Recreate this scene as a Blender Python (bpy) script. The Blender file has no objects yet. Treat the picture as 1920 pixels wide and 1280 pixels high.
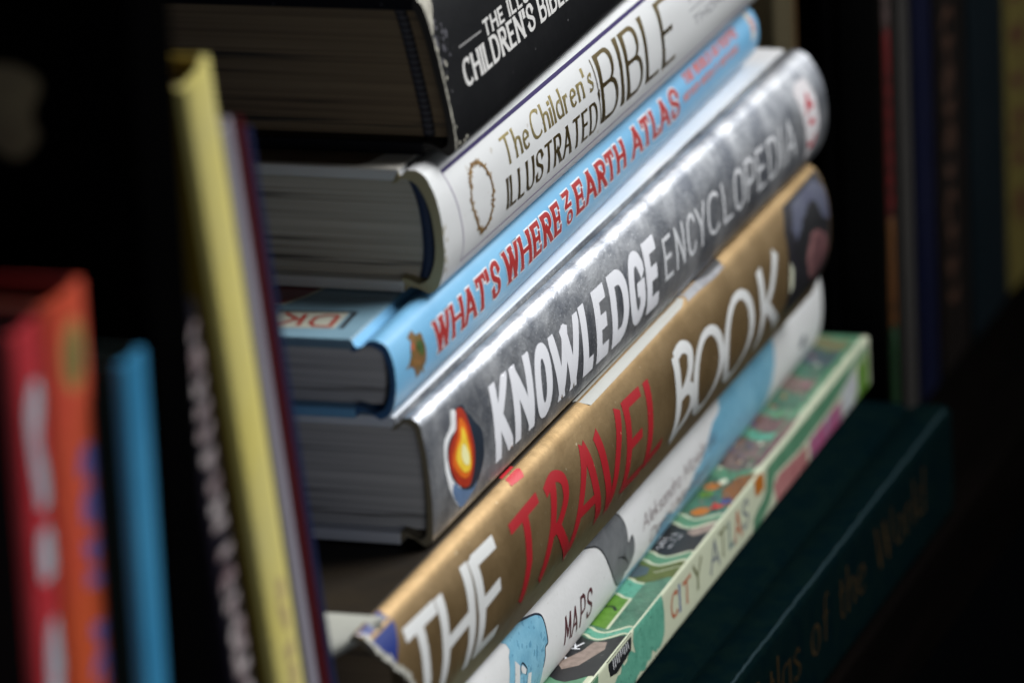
import bpy, bmesh, math, random
from mathutils import Vector, Matrix
from mathutils.geometry import delaunay_2d_cdt
R_ = random.Random(7)
S = bpy.context.scene
MM = 0.001
ZOFF = 107.5            # shelf top at z = 0 (measurements are in mm above the grey book's base)

# ------------------------------------------------------------------ camera
cd = bpy.data.cameras.new('camera'); cam = bpy.data.objects.new('camera', cd)
S.collection.objects.link(cam)
cd.sensor_width = 36.0; cd.lens = 36.0 * 11000 / 1920
CR = Matrix(((0.30836042, 0.29966034, -0.9028386), (-0.9501699, 0.05140179, -0.30746549), (-0.04572769, 0.95266024, 0.30057851)))
M4 = CR.to_4x4(); M4.translation = Vector((-1109.93667716, -399.03492555, 416.58619928 + ZOFF)) * MM
cam.matrix_world = M4
cd.clip_start = 0.05; cd.clip_end = 20
cd.dof.use_dof = True; cd.dof.focus_distance = 1.335; cd.dof.aperture_fstop = 11.6
cd.dof.aperture_blades = 7
S.camera = cam
# ------------------------------------------------------------------ world, lamps, exposure
W = bpy.data.worlds.new('World'); S.world = W; W.use_nodes = True
W.node_tree.nodes['Background'].inputs['Color'].default_value = (0.55, 0.62, 0.75, 1)
W.node_tree.nodes['Background'].inputs['Strength'].default_value = 0.0012
def area(name, loc, target, size, power, color, spread=180, sy=None):
    l = bpy.data.lights.new(name, 'AREA'); l.energy = power; l.color = color; l.size = size; l.spread = math.radians(spread)
    if sy: l.shape = 'RECTANGLE'; l.size_y = sy
    o = bpy.data.objects.new(name, l); S.collection.objects.link(o)
    o.location = loc
    o.rotation_euler = (Vector(target) - Vector(loc)).to_track_quat('-Z', 'Y').to_euler()
    return o
area('window_light', (0.66, -0.56, 0.99), (-0.04, 0.0, 0.13), 0.66, 3.9, (1.0, 0.99, 0.98), 58)
area('foil_reflection_lamp', (1.7, -1.15, 0.75), (0.0, 0.0, 0.12), 1.5, 1.7, (0.90, 0.95, 1.0), 110)  # unseen lamp added for the soft reflections on the foil spines
area('fill_light', (-1.25, -0.5, 0.16), (0.0, 0.1, 0.08), 0.8, 0.80, (0.95, 0.98, 1.0), 100)
S.view_settings.view_transform = 'Standard'; S.view_settings.look = 'None'
S.view_settings.exposure = 0; S.view_settings.gamma = 1; S.view_settings.use_curve_mapping = False
S.render.engine = 'CYCLES'
S.cycles.use_denoising = True; S.cycles.max_bounces = 6; S.cycles.sample_clamp_indirect = 4

# ------------------------------------------------------------------ materials
MATS = {}
def mat(name, col, rough=0.45, metal=0.0, spec=0.5, var=0.0, vscale=60, bump=0.0, bscale=600, col2=None, speck=None, coat=0.0, stretch=(1, 1, 1), var2=None, dent=0.0, dscale=45):
    if name in MATS: return MATS[name]
    m = bpy.data.materials.new(name); m.use_nodes = True; nt = m.node_tree; N = nt.nodes; L = nt.links
    b = N['Principled BSDF']
    b.inputs['Roughness'].default_value = rough; b.inputs['Metallic'].default_value = metal
    b.inputs['Specular IOR Level'].default_value = spec
    b.inputs['Coat Weight'].default_value = coat; b.inputs['Coat Roughness'].default_value = 0.15
    b.inputs['Base Color'].default_value = (*col, 1)
    tc = N.new('ShaderNodeTexCoord'); mp = N.new('ShaderNodeMapping'); mp.inputs['Scale'].default_value = stretch
    L.new(tc.outputs['Object'], mp.inputs['Vector'])
    last = None
    if col2 is not None:
        n = N.new('ShaderNodeTexNoise'); n.inputs['Scale'].default_value = vscale; n.inputs['Detail'].default_value = 6; n.inputs['Roughness'].default_value = 0.6
        L.new(mp.outputs['Vector'], n.inputs['Vector'])
        r = N.new('ShaderNodeValToRGB'); r.color_ramp.elements[0].position = 0.38; r.color_ramp.elements[1].position = 0.62
        r.color_ramp.elements[0].color = (*col, 1); r.color_ramp.elements[1].color = (*col2, 1)
        L.new(n.outputs['Fac'], r.inputs['Fac']); last = r.outputs['Color']
    if speck is not None:   # (colour, scale, threshold): small worn specks
        n = N.new('ShaderNodeTexNoise'); n.inputs['Scale'].default_value = speck[1]; n.inputs['Detail'].default_value = 3
        L.new(tc.outputs['Object'], n.inputs['Vector'])
        r = N.new('ShaderNodeValToRGB'); r.color_ramp.elements[0].position = speck[2]; r.color_ramp.elements[1].position = min(1, speck[2] + 0.04)
        L.new(n.outputs['Fac'], r.inputs['Fac'])
        mx = N.new('ShaderNodeMixRGB'); L.new(r.outputs['Color'], mx.inputs['Fac'])
        if last: L.new(last, mx.inputs['Color1'])
        else: mx.inputs['Color1'].default_value = (*col, 1)
        mx.inputs['Color2'].default_value = (*speck[0], 1); last = mx.outputs['Color']
    if last: L.new(last, b.inputs['Base Color'])
    # handling marks: roughness varies softly over every surface
    n = N.new('ShaderNodeTexNoise'); n.inputs['Scale'].default_value = 45; n.inputs['Detail'].default_value = 5
    L.new(tc.outputs['Object'], n.inputs['Vector'])
    r = N.new('ShaderNodeMapRange'); r.inputs['To Min'].default_value = max(0.05, rough - 0.10); r.inputs['To Max'].default_value = min(1, rough + 0.12)
    L.new(n.outputs['Fac'], r.inputs['Value']); L.new(r.outputs['Result'], b.inputs['Roughness'])
    if bump:
        n = N.new('ShaderNodeTexNoise'); n.inputs['Scale'].default_value = bscale; n.inputs['Detail'].default_value = 4
        L.new(mp.outputs['Vector'], n.inputs['Vector'])
        bp = N.new('ShaderNodeBump'); bp.inputs['Strength'].default_value = bump; bp.inputs['Distance'].default_value = 0.0004
        L.new(n.outputs['Fac'], bp.inputs['Height']); L.new(bp.outputs['Normal'], b.inputs['Normal'])
    if dent:
        n = N.new('ShaderNodeTexNoise'); n.inputs['Scale'].default_value = dscale; n.inputs['Detail'].default_value = 5; n.inputs['Roughness'].default_value = 0.62
        L.new(tc.outputs['Object'], n.inputs['Vector'])
        b2 = N.new('ShaderNodeBump'); b2.inputs['Strength'].default_value = dent; b2.inputs['Distance'].default_value = 0.0016
        L.new(n.outputs['Fac'], b2.inputs['Height'])
        if bump: L.new(b2.outputs['Normal'], bp.inputs['Normal'])
        else: L.new(b2.outputs['Normal'], b.inputs['Normal'])
    MATS[name] = m; return m

def pages(name, light, dark, gap=(0.04, 0.036, 0.03)):
    """paper edges: thin layered lines parallel to the covers (local z is the thickness)"""
    if name in MATS: return MATS[name]
    m = bpy.data.materials.new(name); m.use_nodes = True; nt = m.node_tree; N = nt.nodes; L = nt.links
    b = N['Principled BSDF']; b.inputs['Roughness'].default_value = 0.85; b.inputs['Specular IOR Level'].default_value = 0.2
    tc = N.new('ShaderNodeTexCoord')
    def band(sc, det):
        mp = N.new('ShaderNodeMapping'); mp.inputs['Scale'].default_value = sc
        L.new(tc.outputs['Object'], mp.inputs['Vector'])
        n = N.new('ShaderNodeTexNoise'); n.inputs['Scale'].default_value = 1; n.inputs['Detail'].default_value = det
        L.new(mp.outputs['Vector'], n.inputs['Vector']); return n.outputs['Fac']
    a = band((14, 9, 1500), 3); c = band((10, 7, 260), 5)
    r = N.new('ShaderNodeValToRGB'); r.color_ramp.elements[0].position = 0.33; r.color_ramp.elements[1].position = 0.66
    r.color_ramp.elements[0].color = (*dark, 1); r.color_ramp.elements[1].color = (*light, 1)
    mxv = N.new('ShaderNodeMath'); mxv.operation = 'ADD'; h = N.new('ShaderNodeMath'); h.operation = 'MULTIPLY'; h.inputs[1].default_value = 0.5
    L.new(a, mxv.inputs[0]); L.new(c, mxv.inputs[1]); L.new(mxv.outputs[0], h.inputs[0]); L.new(h.outputs[0], r.inputs['Fac'])
    r2 = N.new('ShaderNodeValToRGB'); r2.color_ramp.elements[0].position = 0.345; r2.color_ramp.elements[1].position = 0.40
    r2.color_ramp.elements[0].color = (1, 1, 1, 1); r2.color_ramp.elements[1].color = (0, 0, 0, 1)
    L.new(c, r2.inputs['Fac'])
    mx = N.new('ShaderNodeMixRGB'); L.new(r2.outputs['Color'], mx.inputs['Fac']); L.new(r.outputs['Color'], mx.inputs['Color1']); mx.inputs['Color2'].default_value = (*gap, 1)
    L.new(mx.outputs['Color'], b.inputs['Base Color'])
    bp = N.new('ShaderNodeBump'); bp.inputs['Strength'].default_value = 0.6; bp.inputs['Distance'].default_value = 0.0006
    L.new(h.outputs[0], bp.inputs['Height']); L.new(bp.outputs['Normal'], b.inputs['Normal'])
    MATS[name] = m; return m

# ------------------------------------------------------------------ mesh helpers (mm in, metres out)
class MB:
    def __init__(s): s.v = []; s.f = []; s.mi = []; s.k = 0
    def vert(s, p): s.v.append((p[0] * MM, p[1] * MM, p[2] * MM)); return len(s.v) - 1
    def face(s, idx, mi=0): s.f.append(idx); s.mi.append(mi)
    def box(s, lo, hi, mi=0):
        x0, y0, z0 = lo; x1, y1, z1 = hi
        q = [s.vert(p) for p in ((x0, y0, z0), (x1, y0, z0), (x1, y1, z0), (x0, y1, z0), (x0, y0, z1), (x1, y0, z1), (x1, y1, z1), (x0, y1, z1))]
        for f in ((0, 3, 2, 1), (4, 5, 6, 7), (0, 1, 5, 4), (1, 2, 6, 5), (2, 3, 7, 6), (3, 0, 4, 7)): s.face([q[i] for i in f], mi)
    def build(s, name, mats, parent=None, smooth=True, bevel=0, auto=None):
        me = bpy.data.meshes.new(name); me.from_pydata(s.v, [], s.f); me.update()
        if not isinstance(mats, (list, tuple)): mats = [mats]
        for m in mats: me.materials.append(m)
        for p, i in zip(me.polygons, s.mi): p.material_index = i
        if bevel:
            bm = bmesh.new(); bm.from_mesh(me)
            bmesh.ops.bevel(bm, geom=[e for e in bm.edges if e.calc_face_angle(0) > 0.6], offset=bevel * MM, segments=3, affect='EDGES', profile=0.6)
            bm.to_mesh(me); bm.free()
        if smooth:
            for p in me.polygons: p.use_smooth = True
        if auto is not None: me.set_sharp_from_angle(angle=math.radians(auto))
        o = bpy.data.objects.new(name, me); S.collection.objects.link(o)
        if parent: o.parent = parent
        return o

def thing(name, label, cat, loc, rot=(0, 0, 0), group=None):
    o = bpy.data.objects.new(name, None); S.collection.objects.link(o)
    o.empty_display_size = 0.02
    o.location = (loc[0] * MM, loc[1] * MM, (loc[2] + ZOFF) * MM); o.rotation_euler = rot
    o['label'] = label; o['category'] = cat
    if group: o['group'] = group
    return o
def tag(o, label, cat, group=None):
    o['label'] = label; o['category'] = cat
    if group: o['group'] = group
    return o

# ------------------------------------------------------------------ book builder
# local axes: s along the spine, y into the shelf, v through the thickness
class Book: pass
def profile_y(B, s, v):
    if B.pf: return B.pf(s, v)
    u = 2 * v / B.T - 1
    bb = B.b[0] + (B.b[1] - B.b[0]) * s / B.L
    e = B.e; d = min(v, B.T - v)
    return B.sh * v - bb * (1 - min(1, abs(u)) ** B.p) + (e * (1 - d / e) ** 2 if d < e else 0)
def spine_map(B):
    def f(s, v, lift):
        v = max(0.03, min(B.T - 0.03, v))
        e = 0.05; va = max(0, v - e); vb = min(B.T, v + e)
        dy = (profile_y(B, s, vb) - profile_y(B, s, va)) / (vb - va)
        n = 1 / math.hypot(1, dy)
        return (s - B.so, profile_y(B, s, v) - lift * n, v + lift * dy * n)
    return f
def top_map(B):
    return lambda s, y, lift: (s - B.so, y, B.T + lift)
def under_map(B):      # the lower board seen from below, for upright books whose back faces the viewer
    return lambda s, y, lift: (s - B.so, y, -lift)

def book(name, label, o, L, T, W, b, spine_mat, cover_mat, page_mat, yaw=0, p=2.6, sh=0.0, tb=2.6, shell=1.3, hinge=7.0, groove=1.2,
         board_mat=None, head=3.5, band=None, rot=None, base=False, loc=None, group=None, nobk=False, cov_edge=None, wear=0.0, e=1.5, cut=None, cov_off=0.0, pf=None):
    B = Book(); B.L = L; B.T = T; B.W = W; B.b = b; B.p = p; B.sh = sh; B.pf = pf; B.so = L if base else 0.0; B.e = min(e, T * 0.15)
    B.root = thing(name, label, 'book', loc or o, rot or (0, 0, math.radians(yaw)), group)
    board_mat = board_mat or mat('grey_board', (0.20, 0.17, 0.11), 0.9)
    rr = random.Random(name + label)
    # spine: a bent shell with the hinge grooves at both sides
    NS = 64; NV = 22
    def outer(s):
        pts = [(hinge, 0.35), (hinge - 1.4, groove), (hinge - 3.2, groove * 0.8), (hinge - 5.2 if hinge > 5.5 else 1.2, 0.12)] if hinge > 4 else [(hinge, 0.03)]
        for i in range(NV + 1):
            t = i / NV; v = T * (0.5 - 0.5 * math.cos(math.pi * t)); pts.append((profile_y(B, s, v), v))
        k = profile_y(B, s, T)
        if hinge <= 4: return pts + [(hinge, T - 0.03)]
        pts += [(k + (hinge - 5.2 if hinge > 5.5 else 1.2), T - 0.12), (k * 0.5 + hinge - 3.2, T - groove * 0.8), (k * 0.3 + hinge - 1.4, T - groove), (hinge, T - 0.35)]
        return pts
    def inner(pts):
        out = []
        for (y, v) in pts:
            vv = shell + (v / T) * (T - 2 * shell); out.append((y + shell * (1 if y < hinge - 0.1 else 0), vv))
        return out
    m = MB(); rings = []
    for i in range(NS + 1):
        s = L * i / NS
        op = outer(s); ip = inner(op)
        wob = 0.0
        c_ = (lambda v: cut(v) * max(0, 1 - s / 60)) if cut else (lambda v: 0)
        ro = [m.vert((s - B.so + c_(v) + (wear * rr.uniform(-1, 1) if i in (0, NS) else 0), y, v)) for y, v in op]
        ri = [m.vert((s - B.so + c_(v), y, v)) for y, v in ip]
        rings.append((ro, ri))
    n = len(rings[0][0])
    for i in range(NS):
        a, b2 = rings[i], rings[i + 1]
        for j in range(n - 1):
            m.face([a[0][j], a[0][j + 1], b2[0][j + 1], b2[0][j]], 0)
            m.face([a[1][j], b2[1][j], b2[1][j + 1], a[1][j + 1]], 1)
        m.face([a[0][0], b2[0][0], b2[1][0], a[1][0]], 0); m.face([a[0][-1], a[1][-1], b2[1][-1], b2[0][-1]], 0)
    for k, (ro, ri) in ((0, rings[0]), (1, rings[-1])):
        for j in range(n - 1):
            q = [ro[j], ri[j], ri[j + 1], ro[j + 1]]
            m.face(q if k == 0 else q[::-1], 1)
    B.spine = m.build('spine', [spine_mat, board_mat], B.root, auto=50)
    # boards
    mb = MB(); mb.box((cov_off - B.so, hinge, T - tb), (L - B.so, W, T)); B.front = mb.build('front_cover', cover_mat, B.root, bevel=0.55, auto=40)
    mb = MB(); mb.box((0 - B.so, hinge, 0), (L - B.so, W, tb)); B.back = mb.build('back_cover', cover_mat, B.root, bevel=0.55, auto=40)
    # page block, its back rounded like the spine
    m = MB(); z0 = tb + 0.05; z1 = T - tb - 0.05; NP = 14
    r2 = []
    for s in (head, L - head):
        ring = []
        for i in range(NP + 1):
            v = z0 + (z1 - z0) * i / NP
            ring.append(m.vert((s - B.so, max(profile_y(B, s, v) + shell + 1.5, profile_y(B, s, v) * 0.75 + shell + 1.6), v)))
        for i in range(NP + 1):
            v = z1 - (z1 - z0) * i / NP
            ring.append(m.vert((s - B.so, W - 3.5 - 2.0 * math.sin(math.pi * i / NP), v)))
        r2.append(ring)
    nn = len(r2[0])
    for j in range(nn): m.face([r2[0][j], r2[1][j], r2[1][(j + 1) % nn], r2[0][(j + 1) % nn]])
    for k in (0, 1):
        for i in range(NP):
            a = [r2[k][i], r2[k][i + 1], r2[k][nn - 2 - i], r2[k][nn - 1 - i]]
            m.face(a if k == 1 else a[::-1])
    B.pages = m.build('page_block', page_mat, B.root, smooth=False)
    if band:      # head band: a thin rolled strip at the head of the page block, next to the spine
        m = MB(); rows = []
        NB = 40
        for i in range(NB + 1):
            v = z0 + 0.4 + (z1 - z0 - 0.8) * i / NB
            yb = profile_y(B, head, v) + shell + band.get('in', 1.2); w = band.get('w', 2.2)
            cyc = [(head - 0.2, yb), (head - 1.5, yb + 0.1), (head - 1.9, yb + w * 0.5), (head - 1.5, yb + w), (head + 0.2, yb + w + 0.2)]
            if band.get('rib'): cyc = [(x - (0.25 if i % 2 else -0.2) * (0 < q < 4), y) for q, (x, y) in enumerate(cyc)]
            rows.append([m.vert((x - B.so, y, v)) for x, y in cyc])
        for i in range(NB):
            for j in range(4): m.face([rows[i][j], rows[i + 1][j], rows[i + 1][j + 1], rows[i][j + 1]], 0 if not band.get('rib') else i % 2)
        m.build('head_band', band['m'], B.root)
    B.sm = spine_map(B); B.tm = top_map(B); B.um = under_map(B)
    return B

# ------------------------------------------------------------------ print: strokes and filled shapes laid on a surface
def catmull(p, n=8, closed=False):
    out = []; N = len(p)
    for i in range(N if closed else N - 1):
        p0 = p[(i - 1) % N] if closed or i else p[0]; p1 = p[i]; p2 = p[(i + 1) % N]
        p3 = p[(i + 2) % N] if closed or i + 2 < N else p[-1]
        for k in range(n):
            t = k / n
            out.append(tuple(0.5 * (2 * p1[a] + (p2[a] - p0[a]) * t + (2 * p0[a] - 5 * p1[a] + 4 * p2[a] - p3[a]) * t * t + (3 * p1[a] - p0[a] - 3 * p2[a] + p3[a]) * t ** 3) for a in (0, 1)))
    out.append(p[0] if closed else p[-1])
    return out
def arc(cx, cy, rx, ry, a0, a1, n=20, e=2.0):
    o = []
    for i in range(n + 1):
        a = math.radians(a0 + (a1 - a0) * i / n); c = math.cos(a); s = math.sin(a)
        o.append((cx + rx * math.copysign(abs(c) ** (2 / e), c), cy + ry * math.copysign(abs(s) ** (2 / e), s)))
    return o
E_ = 2.3
def gl():
    G = {}
    def bowl(x, y0, y1, r): return [(0, y1), (x, y1)] + arc(x, (y0 + y1) / 2, r, (y1 - y0) / 2, 90, -90, 14, E_) + [(0, y0)]
    Ss = catmull([(.58, .80), (.50, .95), (.31, 1), (.11, .92), (.05, .75), (.13, .60), (.32, .50), (.51, .40), (.58, .24), (.50, .07), (.28, 0), (.09, .05), (.02, .20)], 5)
    G['A'] = (.70, [[(0, 0), (.35, 1)], [(.35, 1), (.70, 0)], [(.12, .34), (.58, .34)]])
    G['B'] = (.58, [[(0, 0), (0, 1)], bowl(.28, .53, 1, .24), bowl(.30, 0, .53, .28)])
    G['C'] = (.64, [arc(.36, .5, .36, .5, 42, 318, 26, E_)])
    G['D'] = (.64, [[(0, 0), (0, 1)], [(0, 1), (.24, 1)] + arc(.24, .5, .40, .5, 90, -90, 20, E_) + [(0, 0)]])
    G['E'] = (.50, [[(0, 0), (0, 1)], [(0, 1), (.48, 1)], [(0, .52), (.42, .52)], [(0, 0), (.50, 0)]])
    G['F'] = (.48, [[(0, 0), (0, 1)], [(0, 1), (.48, 1)], [(0, .52), (.42, .52)]])
    G['G'] = (.68, [arc(.36, .5, .36, .5, 42, 322, 26, E_), [(.66, .20), (.66, .46)], [(.42, .46), (.66, .46)]])
    G['H'] = (.64, [[(0, 0), (0, 1)], [(.64, 0), (.64, 1)], [(0, .52), (.64, .52)]])
    G['I'] = (.0, [[(0, 0), (0, 1)]])
    G['K'] = (.62, [[(0, 0), (0, 1)], [(0, .38), (.56, 1)], [(.16, .54), (.62, 0)]])
    G['L'] = (.48, [[(0, 1), (0, 0)], [(0, 0), (.48, 0)]])
    G['M'] = (.84, [[(0, 0), (.06, 1)], [(.06, 1), (.42, .22)], [(.42, .22), (.78, 1)], [(.78, 1), (.84, 0)]])
    G['N'] = (.66, [[(0, 0), (0, 1)], [(0, 1), (.66, 0)], [(.66, 0), (.66, 1)]])
    G['O'] = (.74, [arc(.37, .5, .37, .5, 90, 450, 32, E_)])
    G['P'] = (.56, [[(0, 0), (0, 1)], bowl(.28, .44, 1, .28)])
    G['R'] = (.60, [[(0, 0), (0, 1)], bowl(.28, .48, 1, .27), [(.26, .48), (.60, 0)]])
    G['S'] = (.60, [Ss])
    G['T'] = (.64, [[(.32, 0), (.32, 1)], [(0, 1), (.64, 1)]])
    G['U'] = (.62, [[(0, 1), (0, .32)] + arc(.31, .31, .31, .31, 180, 360, 16, E_) + [(.62, 1)]])
    G['V'] = (.66, [[(0, 1), (.33, 0)], [(.33, 0), (.66, 1)]])
    G['W'] = (.96, [[(0, 1), (.24, 0)], [(.24, 0), (.48, .92)], [(.48, .92), (.72, 0)], [(.72, 0), (.96, 1)]])
    G['Y'] = (.62, [[(0, 1), (.31, .46)], [(.31, .46), (.62, 1)], [(.31, .46), (.31, 0)]])
    G['Z'] = (.64, [[(0, 1), (.64, 1)], [(.64, 1), (0, 0)], [(0, 0), (.64, 0)]])
    G["'"] = (.02, [[(.02, 1), (0, .74)]])
    G['.'] = (.0, [[(0, 0), (0, .05)]])
    x = .62
    G['a'] = (.38, [arc(.19, x / 2, .19, x / 2, 60, 300, 16), [(.38, x), (.38, .06), (.43, 0)]])
    G['d'] = (.40, [arc(.20, x / 2, .20, x / 2, 60, 300, 16), [(.40, 1.05), (.40, 0)]])
    G['e'] = (.38, [[(.03, .34), (.36, .38)] + arc(.19, x / 2, .19, x / 2, 25, 320, 18)])
    G['f'] = (.26, [catmull([(.30, .96), (.20, 1.0), (.12, .88), (.12, .4), (.10, 0), (.02, -.2)], 5), [(0, .58), (.26, .60)]])
    G['h'] = (.36, [[(0, 0), (0, 1.05)], catmull([(0, .40), (.10, .58), (.22, x), (.34, .54), (.36, .36), (.37, 0)], 5)])
    G['i'] = (.0, [[(0, 0), (0, x)], [(0, .82), (0, .88)]])
    G['k'] = (.36, [[(0, 0), (0, 1.05)], [(0, .26), (.32, x)], [(.10, .36), (.36, 0)]])
    G['l'] = (.0, [[(0, 0), (0, 1.05)]])
    G['n'] = (.36, [[(0, 0), (0, x)], catmull([(0, .40), (.10, .58), (.22, x), (.34, .54), (.36, .36), (.37, 0)], 5)])
    G['o'] = (.40, [arc(.20, x / 2, .20, x / 2, 90, 450, 20)])
    G['r'] = (.24, [[(0, 0), (0, x)], catmull([(0, .38), (.08, .55), (.16, .61), (.25, .58)], 5)])
    G['s'] = (.30, [catmull([(.29, .54), (.20, .62), (.08, .58), (.04, .46), (.15, .34), (.27, .22), (.26, .07), (.14, 0), (.01, .07)], 5)])
    G['t'] = (.24, [[(.10, .86), (.10, .10), (.16, 0), (.24, .03)], [(0, .62), (.24, .62)]])
    G['z'] = (.34, [[(.02, .60), (.34, .60)], [(.34, .60), (0, .01)], [(0, .01), (.34, .01)]])
    G[' '] = (.22, [])
    return G
GL = gl()

def strip(m, mp, pts, width, lift, mi=0, seg=0.8):
    """a band of the given width (function of direction and distance) along pts, laid on the surface"""
    P = [pts[0]]
    for a, b in zip(pts, pts[1:]):
        d = math.dist(a, b)
        if d < 1e-6: continue
        k = max(1, int(math.ceil(d / seg)))
        for i in range(1, k + 1): P.append((a[0] + (b[0] - a[0]) * i / k, a[1] + (b[1] - a[1]) * i / k))
    if len(P) < 2: return
    closed = math.dist(P[0], P[-1]) < 1e-4 and len(P) > 6
    L = [0]
    for a, b in zip(P, P[1:]): L.append(L[-1] + math.dist(a, b))
    rows = []
    for i, q in enumerate(P):
        a = P[i - 1] if i else (P[-2] if closed else P[i]); b = P[i + 1] if i + 1 < len(P) else (P[1] if closed else P[i])
        dx, dy = b[0] - a[0], b[1] - a[1]; d = math.hypot(dx, dy) or 1; dx /= d; dy /= d
        w = width(dx, dy, L[i], L[-1] - L[i]) / 2
        if 0 < i < len(P) - 1:
            d1 = math.dist(P[i - 1], q); d2 = math.dist(q, P[i + 1])
            cs = ((q[0] - P[i - 1][0]) * (P[i + 1][0] - q[0]) + (q[1] - P[i - 1][1]) * (P[i + 1][1] - q[1])) / (d1 * d2)
            w *= min(1.5, 1 / max(0.4, math.sqrt(max(0.02, (1 + cs) / 2))))
        nx, ny = -dy, dx
        ks = (-1, 0, 1) if w < 1.4 else (-1, -.5, 0, .5, 1)
        rows.append([m.vert(mp(q[0] + nx * w * k, q[1] + ny * w * k, lift)) for k in (-1, -.5, 0, .5, 1)])
    for a, b in zip(rows, rows[1:]):
        for j in range(4): m.face([a[j], a[j + 1], b[j + 1], b[j]], mi)

def glyph(m, mp, ch, s0, s1, v0, v1, wv, wh, diag=0.0, serif=None, lean=0.0, grow=0.0, lift=0.06, mi=0, jit=0.0, rnd=None, sl=1.0, flare=0.35):
    gw, strokes = GL[ch]
    hv = wh; hs = wv
    sx = (s1 - s0 - hs) / gw if gw > 0.05 else 0
    vy = v1 - v0 - hv
    cx = s0 + hs / 2 if gw > 0.05 else (s0 + s1) / 2
    def T(p):
        v = v0 + hv / 2 + p[1] * vy
        return (cx + p[0] * (sx if gw > 0.05 else 0) + lean * (v - v0) + (rnd.uniform(-jit, jit) if rnd else 0), v + (rnd.uniform(-jit, jit) if rnd else 0))
    if not jit:
        mp0 = mp; mp = lambda a, b, l: mp0(min(max(a, s0 - grow - (5 * wv if serif else 0.0)), s1 + grow + (5 * wv if serif else 0.0)), min(max(b, v0 - grow), v1 + grow), l)
    ends = []
    for st in strokes:
        P = [T(p) for p in st]
        free = math.dist(st[0], st[-1]) > 1e-4
        if free:
            for e in (0, -1):
                q = P[e]; r = P[1] if e == 0 else P[-2]
                d = math.dist(q, r) or 1; ux, uy = (q[0] - r[0]) / d, (q[1] - r[1]) / d
                ex = (hv / 2 + (wv * 0.7 * abs(ux) if not jit else 0) if abs(uy) > 0.7 else (hs * 0.25 if len(st) < 6 else 0.0)) + grow
                P[e] = (q[0] + ux * ex, q[1] + uy * ex); ends.append((P[e], ux, uy, st))
        def wd(dx, dy, a, b):
            w = math.sqrt((wv * dy) ** 2 + (wh * dx) ** 2)
            w *= 1 - diag * 2 * dx * dy * (1 if dx * dy > -2 else 1)
            if serif == 'flare' and free: w *= 1 + flare * (math.exp(-a / (0.16 * (v1 - v0))) + math.exp(-b / (0.16 * (v1 - v0))))
            return max(w, 0.12) + 2 * grow
        m.k += 1
        strip(m, mp, P, wd, lift * 0.55 + 0.005 * (m.k % 7), mi, max(0.35, (v1 - v0) / 14))
    if serif == 'slab':
        for (q, ux, uy, st) in ends:
            m.k += 1
            if abs(uy) > 0.75 and ch not in ("'", 'S', 'C', 'G'):
                if st[0][1] in (0, 1) or st[-1][1] in (0, 1):
                    h = wv * 0.95 * sl + grow; t = wh * 0.9
                    y = q[1] - uy * (t / 2 + grow)
                    if ch == 'A' and uy > 0: continue
                    strip(m, mp, [(q[0] - h, y), (q[0] + h, y)], lambda a, b, c, d: t + 2 * grow, lift * 0.55 + 0.005 * (m.k % 7), mi)
            elif abs(ux) > 0.75 and ch in 'ETLF':
                h = wh * 0.9 + grow; t = wv * 0.55
                up = st[0][1] > 0.9; dn = st[0][1] < 0.1
                y0 = q[1] - (h * 1.5 if not dn else wh * .5 + grow); y1 = q[1] + (h * 1.5 if not up else wh * .5 + grow)
                x = q[0] - ux * (t / 2 + grow)
                strip(m, mp, [(x, y0), (x, y1)], lambda a, b, c, d: t + 2 * grow, lift * 0.55 + 0.005 * (m.k % 7), mi)

def text(parent, name, mp, string, box, wv, wh, material, gap=0.16, **kw):
    s0, s1, v0, v1 = box; H = v1 - v0
    tot = 0
    iw = wv / H
    raw = [max(GL[c][0], 0) for c in string]
    n = len(string)
    # letter width in cap heights; solved so the line fills its box
    def total(k): return sum((r * k + iw) if c != ' ' else 0.30 * k for r, c in zip(raw, string)) + (n - 1) * gap * k
    lo, hi = 0.01, 4
    for _ in range(40):
        mid = (lo + hi) / 2
        if total(mid) * H < s1 - s0: lo = mid
        else: hi = mid
    k = lo; m = kw.pop('mb', None) or MB(); x = s0
    for r, c in zip(raw, string):
        w = ((r * k + iw) if c != ' ' else 0.30 * k) * H
        if c != ' ': glyph(m, mp, c, x, x + w, v0, v1, wv, wh, **kw)
        x += w + gap * k * H
    if parent is None: return m
    return m.build(name, material, parent)

def fill(m, mp, pts, lift, mi=0, grid=1.6, clip=None):
    if clip: pts = [(min(max(a, clip[0]), clip[1]), min(max(b, clip[2]), clip[3])) for a, b in pts]
    q = [pts[0]]
    for p in pts[1:] + [pts[0]]:
        d = math.dist(q[-1], p); k = max(1, int(d / grid))
        a = q[-1]
        for i in range(1, k + 1): q.append((a[0] + (p[0] - a[0]) * i / k, a[1] + (p[1] - a[1]) * i / k))
    q = q[:-1]
    out = []
    for p in q:
        if not out or math.dist(out[-1], p) > 1e-3: out.append(p)
    q = out; n = len(q)
    xs = [p[0] for p in q]; ys = [p[1] for p in q]
    def inside(x, y):
        c = False
        for i in range(n):
            a, b = q[i], q[i - 1]
            if (a[1] > y) != (b[1] > y) and x < (b[0] - a[0]) * (y - a[1]) / (b[1] - a[1]) + a[0]: c = not c
        return c
    V = [Vector(p) for p in q]
    y = min(ys) + grid / 2; r = 0
    while y < max(ys):
        x = min(xs) + (grid / 2 if r % 2 else 0.1)
        while x < max(xs):
            if inside(x, y): V.append(Vector((x, y)))
            x += grid
        y += grid; r += 1
    res = delaunay_2d_cdt(V, [], [list(range(n))], 1, 1e-5)
    idx = [m.vert(mp(p[0], p[1], lift)) for p in res[0]]
    for f in res[2]: m.face([idx[i] for i in f], mi)
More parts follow.
